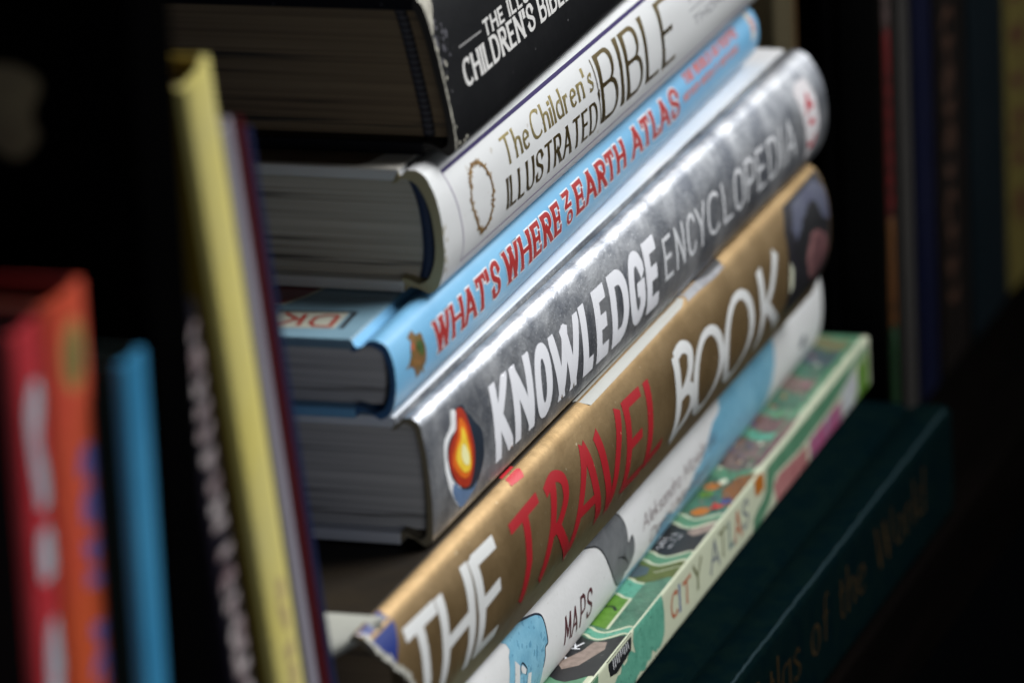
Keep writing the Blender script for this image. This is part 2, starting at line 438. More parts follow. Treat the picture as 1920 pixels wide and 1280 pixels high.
def shape(parent, name, mp, pts, material, lift=0.05, smooth=0, closed_smooth=True, **kw):
    m = MB(); fill(m, mp, catmull(pts, smooth, True)[:-1] if smooth else pts, lift, **kw)
    return m.build(name, material, parent)
def line(parent, name, mp, pts, w, material, lift=0.05, smooth=0):
    m = MB(); strip(m, mp, catmull(pts, smooth) if smooth else pts, lambda a, b, c, d: w, lift)
    return m.build(name, material, parent)
def wavy(pts, amp, rng, step=1.2):
    out = []
    for a, b in zip(pts, pts[1:]):
        d = math.dist(a, b); k = max(1, int(d / step))
        for i in range(k):
            t = i / k; out.append((a[0] + (b[0] - a[0]) * t + rng.uniform(-amp, amp), a[1] + (b[1] - a[1]) * t + rng.uniform(-amp, amp)))
    out.append(pts[-1]); return out

# inks
white_ink = mat('white_ink', (0.74, 0.76, 0.80), 0.45)
cream_ink = mat('cream_ink', (0.62, 0.64, 0.50), 0.5)
red_ink = mat('red_ink', (0.50, 0.022, 0.016), 0.42)
gold_foil = mat('gold_foil', (0.62, 0.50, 0.22), 0.36, metal=0.95, bump=0.3, bscale=900)
purple_ink = mat('purple_ink', (0.022, 0.012, 0.085), 0.6, spec=.2)
mauve_ink = mat('mauve_ink', (0.22, 0.16, 0.30), 0.5)
black_ink = mat('black_ink', (0.012, 0.013, 0.016), 0.5)
navy_ink = mat('navy_ink', (0.012, 0.02, 0.04), 0.4)
grey_ink = mat('grey_ink', (0.30, 0.31, 0.33), 0.5)
page_warm = pages('warm_paper', (0.58, 0.53, 0.43), (0.30, 0.27, 0.21))
page_cool = pages('cool_paper', (0.62, 0.61, 0.59), (0.30, 0.30, 0.295))
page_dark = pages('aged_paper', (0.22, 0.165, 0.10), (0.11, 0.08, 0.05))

# ------------------------------------------------------------------ the setting: the shelf
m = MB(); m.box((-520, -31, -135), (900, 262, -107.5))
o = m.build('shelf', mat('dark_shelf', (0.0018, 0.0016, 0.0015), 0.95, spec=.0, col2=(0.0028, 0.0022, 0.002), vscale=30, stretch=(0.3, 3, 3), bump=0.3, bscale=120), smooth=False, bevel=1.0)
o.location.z = ZOFF * MM; o['kind'] = 'structure'
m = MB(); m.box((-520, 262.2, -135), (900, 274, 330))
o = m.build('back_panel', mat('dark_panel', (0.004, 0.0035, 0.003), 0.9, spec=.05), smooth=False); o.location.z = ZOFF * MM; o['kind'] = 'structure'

STACK = 'books lying in the stack'
# ------------------------------------------------------------------ H: dark teal atlas at the bottom
teal = mat('dark_teal_cloth', (0.0011, 0.0050, 0.0064), 0.85, spec=0.0, col2=(0.0022, 0.0068, 0.0068), vscale=180, bump=0.35, bscale=2200)
H = book('atlas_book', 'large dark teal atlas with gold serif title, lowest of the lying stack', (8.5, -28.6, -107.4), 329, 30.8, 268, (.6, .6), teal, teal, page_cool, p=6, hinge=12.5, groove=1.6, group=STACK)
foil_dim = mat('worn_gold_foil', (0.30, 0.19, 0.08), 0.24, metal=0.9, bump=0.5, bscale=700)
text(H.spine, 'title_lettering', H.sm, 'Atlas of the World', (130, 298, 12.0, 24.2), 1.3, 0.55, foil_dim, gap=.14, serif='flare', diag=.15, lift=.10)
edge = mat('rubbed_teal_edge', (0.012, 0.026, 0.032), 0.8, spec=.05)
line(H.spine, 'rubbed_edge', H.sm, wavy([(2, 30.3), (326, 30.35)], .08, R_, 3), .3, edge, .05)

# ------------------------------------------------------------------ G: city picture book, green
g_green = mat('green_print', (0.075, 0.20, 0.115), 0.35, col2=(0.10, 0.25, 0.15), vscale=130, bump=0.25, bscale=900)
g_teal = mat('teal_print', (0.085, 0.30, 0.215), 0.4, col2=(0.115, 0.36, 0.26), vscale=300, bump=0.25, bscale=1400, speck=((0.03, 0.14, 0.10), 900, 0.62))
g_dark = mat('dark_green_print', (0.035, 0.10, 0.065), 0.3, col2=(0.06, 0.16, 0.11), vscale=160, bump=0.3, bscale=900)
g_cream = mat('cream_print', (0.50, 0.54, 0.40), 0.45, bump=0.1, bscale=800)
g_black = mat('black_print', (0.010, 0.011, 0.013), 0.4, speck=((0.05, 0.05, 0.05), 700, 0.66))
g_leaf = mat('leaf_green_print', (0.075, 0.19, 0.014), 0.4, col2=(0.11, 0.25, 0.03), vscale=500)
g_olive = mat('olive_print', (0.06, 0.085, 0.012), 0.4, col2=(0.09, 0.12, 0.02), vscale=300)
g_brown = mat('taupe_print', (0.20, 0.155, 0.13), 0.5, col2=(0.28, 0.22, 0.19), vscale=500)
g_orange = mat('orange_print', (0.40, 0.13, 0.012), 0.4)
g_pink = mat('pink_print', (0.42, 0.19, 0.18), 0.4, col2=(0.33, 0.11, 0.12), vscale=200)
g_dusty = mat('dusty_rose_print', (0.20, 0.13, 0.12), 0.45, col2=(0.10, 0.08, 0.07), vscale=180)
g_mag = mat('magenta_print', (0.36, 0.045, 0.15), 0.4, col2=(0.30, 0.17, 0.26), vscale=150)
g_slate = mat('slate_print', (0.055, 0.085, 0.10), 0.4)
g_violet = mat('blue_print', (0.045, 0.06, 0.20), 0.4)
g_grey = mat('lilac_grey_print', (0.42, 0.42, 0.47), 0.4, col2=(0.5, 0.55, 0.55), vscale=150)
G = book('city_picture_book', 'thin picture book with green patchwork cover and colourful hand drawn letters on a cream band', (-1.5, -8.6, -75.6), 349, 14, 238, (.15, .15), g_cream, g_green, page_cool, yaw=.75, p=8, tb=2.6, hinge=1.6, groove=.35, shell=1.2, e=.5, group=STACK)
gm = lambda s, v, l: G.sm(s * 1.018, v - .15, l); gt = lambda s, y, l: G.tm(s * 1.018, y, l)
rg = random.Random(3)
# spine prints: torn teal patch, black tab, green bands and small pictures
shape(G.spine, 'teal_patch', gm, [(142.2, 13.85), (143.4, 9), (143.2, 4.5), (141.5, 2.6)] + wavy([(139, 1.6), (133.5, 2.9), (130, 1.9), (127.8, 2.2), (124, .8), (120.8, 2.5), (118, .6), (113, .5), (105, .6)], .8, rg, 1.6) + [(92, .6)] + wavy([(92, 4), (99, 5.2), (102.4, 7.4), (106, 7.2), (108.0, 9.2), (112, 8.0), (114.5, 10), (118.9, 8.4), (117.0, 11.0), (118.6, 13.85)], .5, rg, 1.4), g_teal, .04)
shape(G.spine, 'black_tab', gm, [(96.6, 13.85), (116.6, 13.85), (115.4, 9.8), (112, 9.4), (104, 8.6), (98.7, 9.6)], g_black, .05)
m = MB()
for i in range(9):
    s = 101 + i * 1.5; strip(m, gm, [(s, 13.2 - rg.uniform(0, .4)), (s + .5, 10.6 + rg.uniform(-.3, .8))], lambda a, b, c, d: .45, .08)
m.build('scribble_lettering', white_ink, G.spine)
m = MB()
for a, b in ((-20, 20), (23, 60), (64, 90)): fill(m, gm, [(a, .8), (b, .8), (b - 3, 8), (b, 13.8), (a, 13.8)], .04)
m.build('green_patch', g_green, G.spine)
shape(G.spine, 'orange_patch', gm, [(225.6, 13.6), (230.4, 13.7), (234, 12.6), (234.6, 8.6), (229, 8.6), (226.2, 9.2)], g_orange, .06)
m = MB()
fill(m, gm, [(237.6, 13.9), (341, 13.9), (339.5, 11.4), (326, 10.8), (320, 9.4), (309, 8.2), (300, 7.6), (268, 7.2), (246, 8.6), (243.5, 7.3), (241, 4.0), (238, 2.6), (229, .5), (223.5, .5), (223.6, 3.8), (228, 5.2), (233, 5.8), (236.4, 7.6)], .04)
m.build('green_band', g_green, G.spine)
shape(G.spine, 'pink_picture', gm, [(243.2, 6.2), (249, 7.4), (268, 6.2), (276, 6.0), (277, .6), (246.0, .6)], g_pink, .05)
shape(G.spine, 'magenta_picture', gm, [(279, 6.2), (311, 6.6), (313, .6), (280, .6)], g_mag, .05)
shape(G.spine, 'lilac_picture', gm, [(312.5, 8.0), (327.6, 9.8), (329, 4.0), (325.5, 1.2), (314.5, .7)], g_grey, .05)
shape(G.spine, 'leaf_picture', gm, [(330.2, 9.6), (341, 11.0), (341, .7), (325.8, .7), (330.2, 3.2)], g_leaf, .05)
for ch, a, b, v0, v1, mm_ in (('C', 149.2, 155.2, 4.4, 11.0, 'rust'), ('I', 155.8, 157.6, 4.1, 11.2, 'ink_blue'), ('T', 159.2, 166.8, 3.9, 10.4, 'rust'), ('Y', 168.6, 176.6, 4.0, 11.4, 'moss'),
                              ('A', 183.6, 192.2, 3.6, 11.3, 'slate'), ('T', 191.8, 199.4, 4.1, 11.5, 'moss'), ('L', 200.8, 206.2, 4.0, 11.4, 'sea'), ('A', 205.8, 212.8, 3.6, 11.3, 'rust'), ('S', 213.6, 219.4, 4.2, 11.6, 'slate')):
    col = dict(rust=(.36, .085, .03), ink_blue=(.05, .09, .25), moss=(.13, .14, .06), slate=(.10, .12, .16), sea=(.045, .11, .13))[mm_]
    m = MB(); glyph(m, gm, ch, a, b, v0, v1, 1.1, .8, lift=.06, jit=.08, rnd=rg, serif='flare', flare=.5)
    m.build('title_letter', mat(mm_ + '_ink', col, .5), G.spine)
# top cover: patchwork of city panels parted by teal and cream wavy bands
def panel(n, pts, m_, lift=.05, smooth=3): shape(G.front, n, gt, pts, m_, lift, smooth, grid=3)
WV = [(60, 1), (30, 2), (18, 1.4), (10.4, 0), (8.2, -2.0), (5.8, -2.9), (3.6, -1.0), (1.6, 1.6), (.7, 2.0), (.25, 1.6)]     # the wave every band follows
def wave(a, k=1.0): return [(a + dx * k, y) for y, dx in WV]
def between(a, b, lo=0, ka=1.0, kb=1.0): return [p for p in wave(a, ka) if p[1] >= lo] + [p for p in wave(b, kb) if p[1] >= lo][::-1]
panel('speckled_ground', between(90, 152), mat('speckled_green_print', (.045, .13, .085), .3, col2=(.075, .20, .13), vscale=260, bump=.5, bscale=1200, speck=((.16, .26, .18), 700, .64)), .03, 0)
panel('black_panel', between(85.5, 111.5), g_black, .05, 0)
panel('taupe_stripe', [(90, 8.8), (93, 5.6), (104, 2.6), (108.6, 3.4), (108.4, 6.4), (102, 7.6), (94, 11)], g_brown, .07, 0)
m = MB(); glyph(m, gt, 'K', 103, 107.5, 8.4, 11.0, .6, .5, lift=.09); glyph(m, gt, 'O', 94, 98, 9.5, 12, .5, .5, lift=.09); m.build('street_letter', white_ink, G.front)
for k, (a, b) in enumerate(((112.6, 117.4), (139.8, 150.6), (163.4, 169.4), (190, 196.6))):
    panel('teal_band', between(a, b, 0 if k != 1 else 5.6), g_teal if k < 2 else g_green, .05 + .004 * k, 0)
    for d, e in ((.2, .9), (b - a, .9)):
        line(G.front, 'cream_wave', gt, catmull([p for p in wave(a + d) if p[1] > (0 if k != 1 else 5.4)], 4), e, g_cream, .075)
panel('leaf_panel', [(119.2, 40), (118.9, 10.2), (116.9, 6.2), (137.0, 6.4), (139.4, 10.4), (139, 40)], g_leaf, .06, 0)
line(G.front, 'cream_wave', gt, [(116.8, 5.9), (137.4, 6.1)], .7, g_cream, .08)
line(G.front, 'dark_twig', gt, [(131, 11), (131.5, 8.8), (129, 7.4)], .8, g_black, .08, 4)
panel('olive_panel', between(151.4, 162.6), g_olive, .05, 0)
panel('slate_patch', [(152.5, 20), (151.5, 9.0), (154, 7.0), (158.6, 7.6), (160, 10), (160, 20)], g_slate, .07, 0)
line(G.front, 'cream_wave', gt, catmull([(a - 5, y) for a, y in wave(163.5) if y < 8], 4), .35, g_cream, .08)
panel('night_panel', between(170.2, 189.6), g_black, .05, 0)
panel('night_street', [(184, 5.6), (182, 3.4), (186, .4), (195, .4), (193, 2.2), (188, 4.8)], g_brown, .07, 0)
m = MB()
for i in range(16): a, b = rg.uniform(171, 183), rg.uniform(5.5, 11); fill(m, gt, arc(a, b, .4, .3, 0, 330, 7), .085)
m.build('window_light_dot', white_ink, G.front)
panel('crowd_panel', between(197.2, 226), g_dark, .05, 0)
for nm, cx, cy, rx, ry, mm_ in (('orange_figure', 199.5, 6.4, 3.4, 2.2, g_orange), ('red_figure', 204, 3.6, 2.4, 1.5, red_ink), ('blue_figure', 208, 2.2, 2.4, 1.5, g_violet), ('orange_figure', 218, 8.4, 3, 2.0, g_orange), ('leaf_figure', 212, 8.4, 2.4, 1.8, g_leaf), ('cream_figure', 222, 7.0, 2.0, .9, cream_ink), ('blue_figure', 209, 5.6, 2.2, 1.1, g_slate)):
    panel(nm, wavy(arc(cx, cy, rx, ry, 0, 340, 9), .45, rg, 1.0), mm_, .075 + .004 * (cx % 5), 0)
panel('orange_street', [(203, .4), (209, 3.6), (216, 5.4), (226, 4.2), (230, .4)], mat('burnt_print', (.20, .075, .014), .4), .066, 0)
for i, (a, b, mm_) in enumerate(((227, 232, g_green), (233, 256, g_dusty), (257, 262, g_teal), (263, 274, mat('plum_print', (.13, .055, .07), .4, col2=(.18, .11, .10), vscale=200)), (275, 281, g_green), (282, 294, g_dark), (295, 306, g_dusty), (307, 316, g_dark), (317, 330, g_slate), (331, 340, mat('khaki_print', (.17, .17, .09), .4)))):
    panel('cover_picture', between(a, b, 3.2), mm_, .05 + .003 * i, 0)
panel('plum_street', [(231, 3.2), (268, 3.0), (276, 1.2), (262, .6), (236, 1.0)], mat('plum_print', (.13, .055, .07)), .04, 0)
line(G.front, 'cream_edge', gt, [(228, .35), (339, .35)], .5, g_cream, .06)
m = MB()
for i in range(40):
    a, b = rg.uniform(232, 330), rg.uniform(2.6, 13); r = rg.uniform(.5, 1.3)
    m.k += 1; fill(m, gt, [(a + x * r, max(.4, b + y * r * .6)) for x, y in ((-1, -.6), (.2, -1), (1, .1), (.1, 1), (-.8, .6))], .09 + .006 * (m.k % 9), m.k % 6)
m.build('small_figure', [g_orange, g_mag, g_violet, cream_ink, g_black, g_leaf], G.front)
m = MB()
for i in range(150):
    a, b = rg.uniform(199, 334), rg.uniform(.6, 12); r = rg.uniform(.25, .8); m.k += 1
    fill(m, gt, [(a + x * r, max(.35, b + y * r * .7)) for x, y in ((-1, -.6), (.2, -1), (1, .1), (.1, 1), (-.8, .6))], .15 + .004 * (m.k % 11), m.k % 5, grid=.8)
m.build('printed_detail', [g_black, g_dark, g_brown, g_slate, mat('umber_print', (.09, .05, .02), .4)], G.front)

# ------------------------------------------------------------------ F: white maps book
f_white = mat('white_coated_paper', (0.71, 0.725, 0.735), 0.45, bump=0.14, bscale=700, dent=.10, col2=(.66, .675, .68), vscale=40, speck=((0.5, 0.49, 0.46), 420, 0.69))
F = book('map_book', 'white map book with small maroon title, grey and pale blue animal drawings on its spine', (-36.5, -.2, -61.4), 371, 25.4, 250, (2.6, 3.0), f_white, f_white, page_cool, yaw=1.25, p=2.6, groove=1.4, hinge=6.2, group=STACK, e=1.4)
fm = F.sm
f_blue = mat('sky_blue_print', (0.16, 0.40, 0.56), 0.42, col2=(0.23, 0.50, 0.66), vscale=260, speck=((0.10, 0.30, 0.46), 520, 0.58), bump=0.1, bscale=500)
f_band = mat('sea_blue_print', (0.13, 0.36, 0.52), 0.42, col2=(0.20, 0.45, 0.60), vscale=90, speck=((0.09, 0.28, 0.42), 380, 0.60), bump=0.1, bscale=500)
BEAST = [(85.3, 20.0), (84.1, 21.8), (82.1, 22.7), (80.6, 24.2), (81.5, 25.35), (88.2, 25.35), (91.4, 24.3), (94.3, 23.2), (98.3, 22.5), (103.1, 21.6), (106.7, 20.7), (109.5, 19.2), (110.7, 16.8), (111.5, 14.1), (111.8, 12.0), (109.7, 11.6), (109.6, 9.4), (108.4, 7.2), (107.5, .3), (78, .3), (80, 6), (81.8, 13.2), (83.0, 16.3), (83.8, 19.0)]
shape(F.spine, 'blue_animal', fm, BEAST, f_blue, .04, grid=.9)
line(F.spine, 'animal_outline', fm, BEAST[5:18], .5, navy_ink, .07, 4)
shape(F.spine, 'animal_leg_gap', fm, [(87.0, 16.8), (90.1, 14.5), (89.6, 10.5), (88, 5), (86, .4), (83.5, .4), (85.0, 8)], f_white, .08)
shape(F.spine, 'animal_leg_gap', fm, [(92.0, 14.0), (94.9, 11.9), (94.1, 11.0), (91.7, 12.1), (90.6, 13.7)], f_white, .08)
line(F.spine, 'animal_leg_outline', fm, [(90.6, 12.2), (90.8, 13.9), (92.2, 14.4), (95.2, 11.9), (94.2, 10.7)], .35, navy_ink, .10, 4)
shape(F.spine, 'animal_leg_gap', fm, [(96.1, 10.4), (98.7, 9.8), (98.5, 7.1), (97, 3), (96, .5), (93.6, .5), (95, 6)], f_white, .08)
RH = [(146.5, 22.2), (150, 24), (152.5, 25.35), (166, 25.35), (170, 23.4), (175.2, 20.4), (177.4, 18.0), (178.6, 15.6), (178.9, 13.4), (179.4, 11.9), (181.4, 12.6), (183.0, 12.7), (184.4, 10.6), (184.6, 8.0), (182.4, 6.4), (179.6, 5.6), (177.6, 5.7), (176.4, 4.2), (174.0, 3.6), (170.2, 5.0), (166.4, 8.2), (163.0, 12.0), (160.0, 15.8), (155.8, 19.3), (151, 21)]
shape(F.spine, 'grey_animal', fm, RH, mat('pencil_grey_print', (0.115, 0.125, 0.135), .45, col2=(0.17, .18, .19), vscale=200), .04, grid=.9)
line(F.spine, 'animal_outline', fm, RH[4:] + [RH[0]], .38, black_ink, .07, 3)
m = MB()
for i in range(6): strip(m, fm, [(170.5 + i * 1.1, 11.6 - i * .3), (174 + i * .9, 10.4 - i * .5), (176.5 + i * .6, 10.8 - i * .8)], lambda a, b, c, d: .22, .08)
m.build('animal_wrinkle', black_ink, F.spine)
shape(F.spine, 'blue_sea', fm, [(266, 20.5), (266, 25.2), (318, 25.2), (319.6, 20), (320, 16), (319.5, 12), (317.6, 8.0), (314, 3), (312.6, .25), (150, .25), (166, 1.6), (176, 3.4), (186, 3.4), (197, 3.2), (205, 4.4), (210, 6.6), (214.5, 7.4), (218, 6.2), (222, 5.2), (229, 5.4), (236, 7.2), (241, 9.4), (246, 10), (250, 11.5), (254, 14), (258, 16.2), (262, 16.6), (265.2, 17.6)], f_band, .04, grid=.9)
shape(F.spine, 'ink_dot', fm, arc(350, 8.4, 3.2, 1.7, 0, 340, 14), mat('slate_ink', (.04, .05, .07), .5), .05)
mar = mat('maroon_ink', (0.075, 0.008, 0.016), .5); rf = random.Random(5)
for ch, a, b, v0, v1 in (('M', 125.6, 131.0, 6.0, 12.9), ('A', 131.6, 136.6, 5.8, 12.6), ('P', 138.4, 142.8, 5.6, 13.2), ('S', 143.8, 148.6, 5.4, 12.6)):
    m = MB(); glyph(m, fm, ch, a, b, v0, v1, 1.0, .8, lift=.06, serif='flare', flare=.15, jit=.06, rnd=rf); m.build('title_letter', mar, F.spine)
text(F.spine, 'author_lettering', fm, 'Aleksandra Mizielinska', (192.6, 262, 10.4, 14.4), .42, .34, mar, gap=.13, lift=.06, jit=.07, rnd=rf)
text(F.spine, 'author_lettering', fm, 'Daniel Mizielinski', (200, 256, 4.9, 8.4), .42, .34, mar, gap=.13, lift=.08, jit=.07, rnd=rf)

# ------------------------------------------------------------------ E: gold travel book
e_gold = mat('gold_jacket', (0.235, 0.155, 0.068), 0.46, metal=0.78, col2=(0.30, 0.205, 0.098), vscale=60, bump=0.2, bscale=380, dent=.14, dscale=60, speck=((0.55, 0.45, 0.30), 520, 0.72))
e_top = mat('dark_brown_jacket', (0.008, 0.0055, 0.003), 0.6, spec=.12, col2=(0.020, 0.013, 0.005), vscale=25)
def E_cut(v):
    for (v0, c0), (v1, c1) in zip(ECUT, ECUT[1:]):
        if v0 >= v >= v1: return c0 + (c1 - c0) * (v0 - v) / (v0 - v1)
    return ECUT[-1][1]
ECUT = [(40, 0), (31, 0), (29, .6), (27, 2.2), (24, 5.2), (22, 8.0), (19, 12), (16, 15.5), (10, 18), (0, 18)]
EX = 3.2                                             # the lower edge curls in below the printed face
def E_pf(s, v):
    w = max(v - EX, 3.0); d = 32.0 - w
    y = -4.5 * (1 - abs(2 * w / 32.0 - 1) ** 2.6) + (1.6 * (1 - d / 1.6) ** 2 if d < 1.6 else 0)
    return y + (.46 * (3.0 + EX - v) if v < 3.0 + EX else 0)
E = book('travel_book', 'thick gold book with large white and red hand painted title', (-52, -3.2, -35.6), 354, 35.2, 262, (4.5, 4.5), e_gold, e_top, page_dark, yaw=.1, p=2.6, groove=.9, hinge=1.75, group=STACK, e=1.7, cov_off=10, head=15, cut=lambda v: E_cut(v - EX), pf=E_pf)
em = lambda s, v, l: E.sm(s, v + EX, l); re_ = random.Random(11)
e_white = mat('off_white_ink', (0.60, 0.62, 0.62), .5, speck=((.36, .30, .2), 600, .71)); e_red = mat('poster_red_ink', (0.32, 0.008, 0.014), .5, spec=.3, speck=((.5, .18, .12), 500, .71))
def paint(ch_strokes, m_, w):
    m = MB()
    for st in ch_strokes:
        m.k += 1
        strip(m, em, catmull(st, 5) if len(st) > 3 else st, (lambda ww: lambda dx, dy, a, b: math.hypot(ww[0] * dy, ww[1] * dx))(w if not isinstance(st[0][0], tuple) else w), .035 + .006 * (m.k % 7))
    return m.build('title_letter', m_, E.spine)
WT = (4.6, 2.9)
paint([[(16.6, 25.6), (36.2, 25.2)], [(24.6, 26.4), (26.2, 12), (24.8, 3.6)]], e_white, WT)                # T
paint([[(39.0, 26.4), (38.8, 14), (36.8, 4.0)], [(56.6, 27.2), (56.4, 14), (55.2, 4.0)], [(38, 15.2), (57, 16.2)]], e_white, WT)     # H
paint([[(61.6, 27), (63.2, 14), (62.2, 4.0)], [(61.6, 25.8), (76.4, 25.6)], [(63, 15.4), (76.0, 16.2)], [(62, 5.2), (76.8, 4.9)]], e_white, WT)   # E
RD = (4.2, 2.4)
paint([[(86.6, 24.6), (107.0, 25.2)], [(96.8, 25.4), (96.4, 14), (92.6, 5.6)]], e_red, RD)
paint([[(118.0, 26), (114, 16), (106.6, 5.6)], [(112.0, 24.4), (119, 25.8), (124.2, 23.6), (124.4, 19.4), (119.5, 15.6), (114.5, 14.4)], [(117, 15), (122, 10), (129.0, 3.8)]], e_red, RD)
paint([[(141.0, 25.9), (136, 16), (129.2, 5.2)], [(141.0, 25.8), (146, 15), (151.2, 4.4)], [(134, 12.0), (147, 11.6)]], e_red, RD)
paint([[(150.4, 25.6), (155, 14), (159.4, 4.0)], [(168.0, 25.8), (163.5, 15), (159.4, 4.0)]], e_red, RD)
paint([[(173.6, 26), (173, 15), (170.4, 4.4)], [(173, 24.9), (185.4, 24.6)], [(172.6, 15.0), (183.4, 15.2)], [(170.8, 5.4), (186, 5.2)]], e_red, RD)
paint([[(190.4, 25.4), (190.2, 15), (188.8, 4.4)], [(188.8, 5.4), (201.6, 6.6)]], e_red, RD)
paint([[(213.4, 24.2), (213.9, 14), (213.4, 3.0)], [(213.4, 23.6), (220, 24.4), (224.6, 22), (223.6, 17.6), (219, 14.4), (214, 13.2)], [(214, 13.6), (222, 13.6), (226.2, 10.2), (223.6, 6), (214, 2.8)]], e_white, WT)
paint([arc(239.6, 12.4, 11.4, 9.6, 90, 450, 30)], e_white, (4.4, 2.2))
paint([arc(266.8, 12.5, 11.6, 10.2, 90, 450, 30)], e_white, (4.4, 2.2))
paint([[(287.0, 23.4), (288.8, 12), (289.6, 2.0)], [(302.6, 23.6), (297, 16), (289.6, 11.0)], [(292, 12.4), (299, 8), (309, 2.4)]], e_white, (4.4, 2.4))
# portrait print at the far end, blue wrap at the near end, prints that run over from the cover
shape(E.spine, 'portrait_ground', em, [(313.6, 25), (320, 30), (353, 30.5), (353, 1.5), (314, 1.5), (313.2, 12)], mat('midnight_print', (.006, .005, .009), .5), .05)
shape(E.spine, 'portrait_sky', em, [(320, 24), (326.3, 29), (348.4, 29.4), (353, 26), (353, 17.8), (342.7, 20.1), (339.1, 24.2), (330, 24.2), (324, 18.0)], mat('dusk_blue_print', (.05, .055, .10), .5, col2=(.08, .09, .13), vscale=60), .07)
shape(E.spine, 'portrait_face', em, [(331.2, 19.2), (334.2, 21.0), (340.1, 19.7), (347.9, 16.1), (352.6, 9.4), (345.6, 6.2), (340.6, 4.1), (333.6, 8.4), (328.8, 14.5)], mat('skin_print', (.24, .11, .11), .5, col2=(.08, .03, .035), vscale=120), .09)
HAIR = [(324.9, 21.4), (329.2, 22.8), (334.3, 25.0), (339.1, 26.2), (343.2, 25.2), (345.4, 21.8), (346.4, 20.2), (349.6, 18.6), (348.6, 15.0), (344.0, 17.2), (338.8, 18.8), (334.6, 18.6), (331.6, 15.6), (329.0, 11.4), (325.7, 12.4), (321.9, 16.5), (321.0, 19.9)]
shape(E.spine, 'portrait_hair', em, HAIR, mat('portrait_hair_print', (.004, .004, .006), .5), .12)
shape(E.spine, 'portrait_sliver', em, [(314.6, 17.3), (317.3, 14.3), (317.6, 9.8), (315, 8.4), (313.9, 12)], cream_ink, .11)
shape(E.spine, 'blue_wrap', em, [(.1, 31.8), (14.2, 31.9), (14.8, 30.2), (14.7, 28.6), (12.5, 26.0), (9.6, 23.4), (8.4, 22.2), (4.6, 24.8), (1.6, 27.6), (.4, 29.4)], mat('royal_blue_print', (0.012, 0.028, 0.17), .3, speck=((.3, .34, .5), 260, .66)), .05)
ET = E.tm
def shoulder_map(B):          # t runs from the top of the spine (v = 29.5 at t = 0) over the rounded shoulder onto the hinge
    f = spine_map(B)
    def g(s, t_, lift):
        if t_ < 2.45: return f(s, 29.5 + EX + t_, lift)
        y = profile_y(B, s, B.T) + (t_ - 2.45)
        return (s - B.so, y, B.T + lift)
    return g
es = shoulder_map(E)
shape(E.spine, 'white_patch', es, [(153, 3.4), (190, 3.4), (232, 3.4), (236, 1.9), (231, 1.3), (190, 1.1), (156, 1.0), (154.4, 1.8)], mat('white_patch_print', (.34, .35, .33), .5), .06, grid=.8)
shape(E.spine, 'grey_patch', es, [(233, 3.4), (250, 3.4), (266, 3.3), (266.5, .8), (258, .6), (246, 1.1), (236, 1.2), (237.5, 2.0)], mat('ash_print', (.15, .15, .17), .4, col2=(.34, .36, .38), vscale=70), .06, grid=.8)
shape(E.spine, 'black_patch', es, [(243, 3.5), (268, 3.4), (267.5, 1.6), (256, 1.7), (250, 2.2)], black_ink, .10, grid=.8)
shape(E.spine, 'red_patch', es, [(99, 3.4), (107.2, 3.4), (107.3, 2.0), (105.5, .9), (97.6, 1.3), (98.6, 2.2)], mat('signal_red_print', (.50, .008, .02), .4), .06, grid=.8)
# torn jacket: the head of the cover shows as a pale curved flap, the spine's head edge is frayed
m = MB(); rows = []
for i in range(33):
    k = i / 32; y = -1.6 + 62 * k ** 1.5
    g = min(1, max(0, (y + 1.6) / 12)) ** 0.8      # the flap opens from the spine corner towards the fore edge
    rows.append([m.vert((s_, y, z_ + EX)) for s_, z_ in ((10.5, 32.12), (7.5, 32.2 - .2 * g), (10.5 - 9 * g - 2, 31.8 - .9 * g), (10 - 13.5 * g - 2, 31.4 - 2.8 * g), (10 - 15.5 * g - 2, 31.0 - 5.0 * g), (10 - 14.5 * g - 1.6, 30.8 - 5.8 * g), (9.5, 30.4 - 2.5 * g))])
for a, b in zip(rows, rows[1:]):
    for j in range(6): m.face([a[j], b[j], b[j + 1], a[j + 1]])
m.build('jacket_flap', mat('pale_jacket_paper', (.42, .43, .38), .6, bump=.2, bscale=200), E.root)
m = MB()
strip(m, em, wavy([(E_cut(v) + .7 if v < 31 else .5, v) for v in (31.2, 29, 27, 25, 23, 21.5, 19, 16, 12, 6, 1)], .35, re_, .9), lambda a, b, c, d: 1.5 + .5 * math.sin(c * 2.1), .16)
m.build('frayed_edge', mat('frayed_paper', (.42, .42, .38), .8, col2=(.30, .30, .26), vscale=400), E.spine)

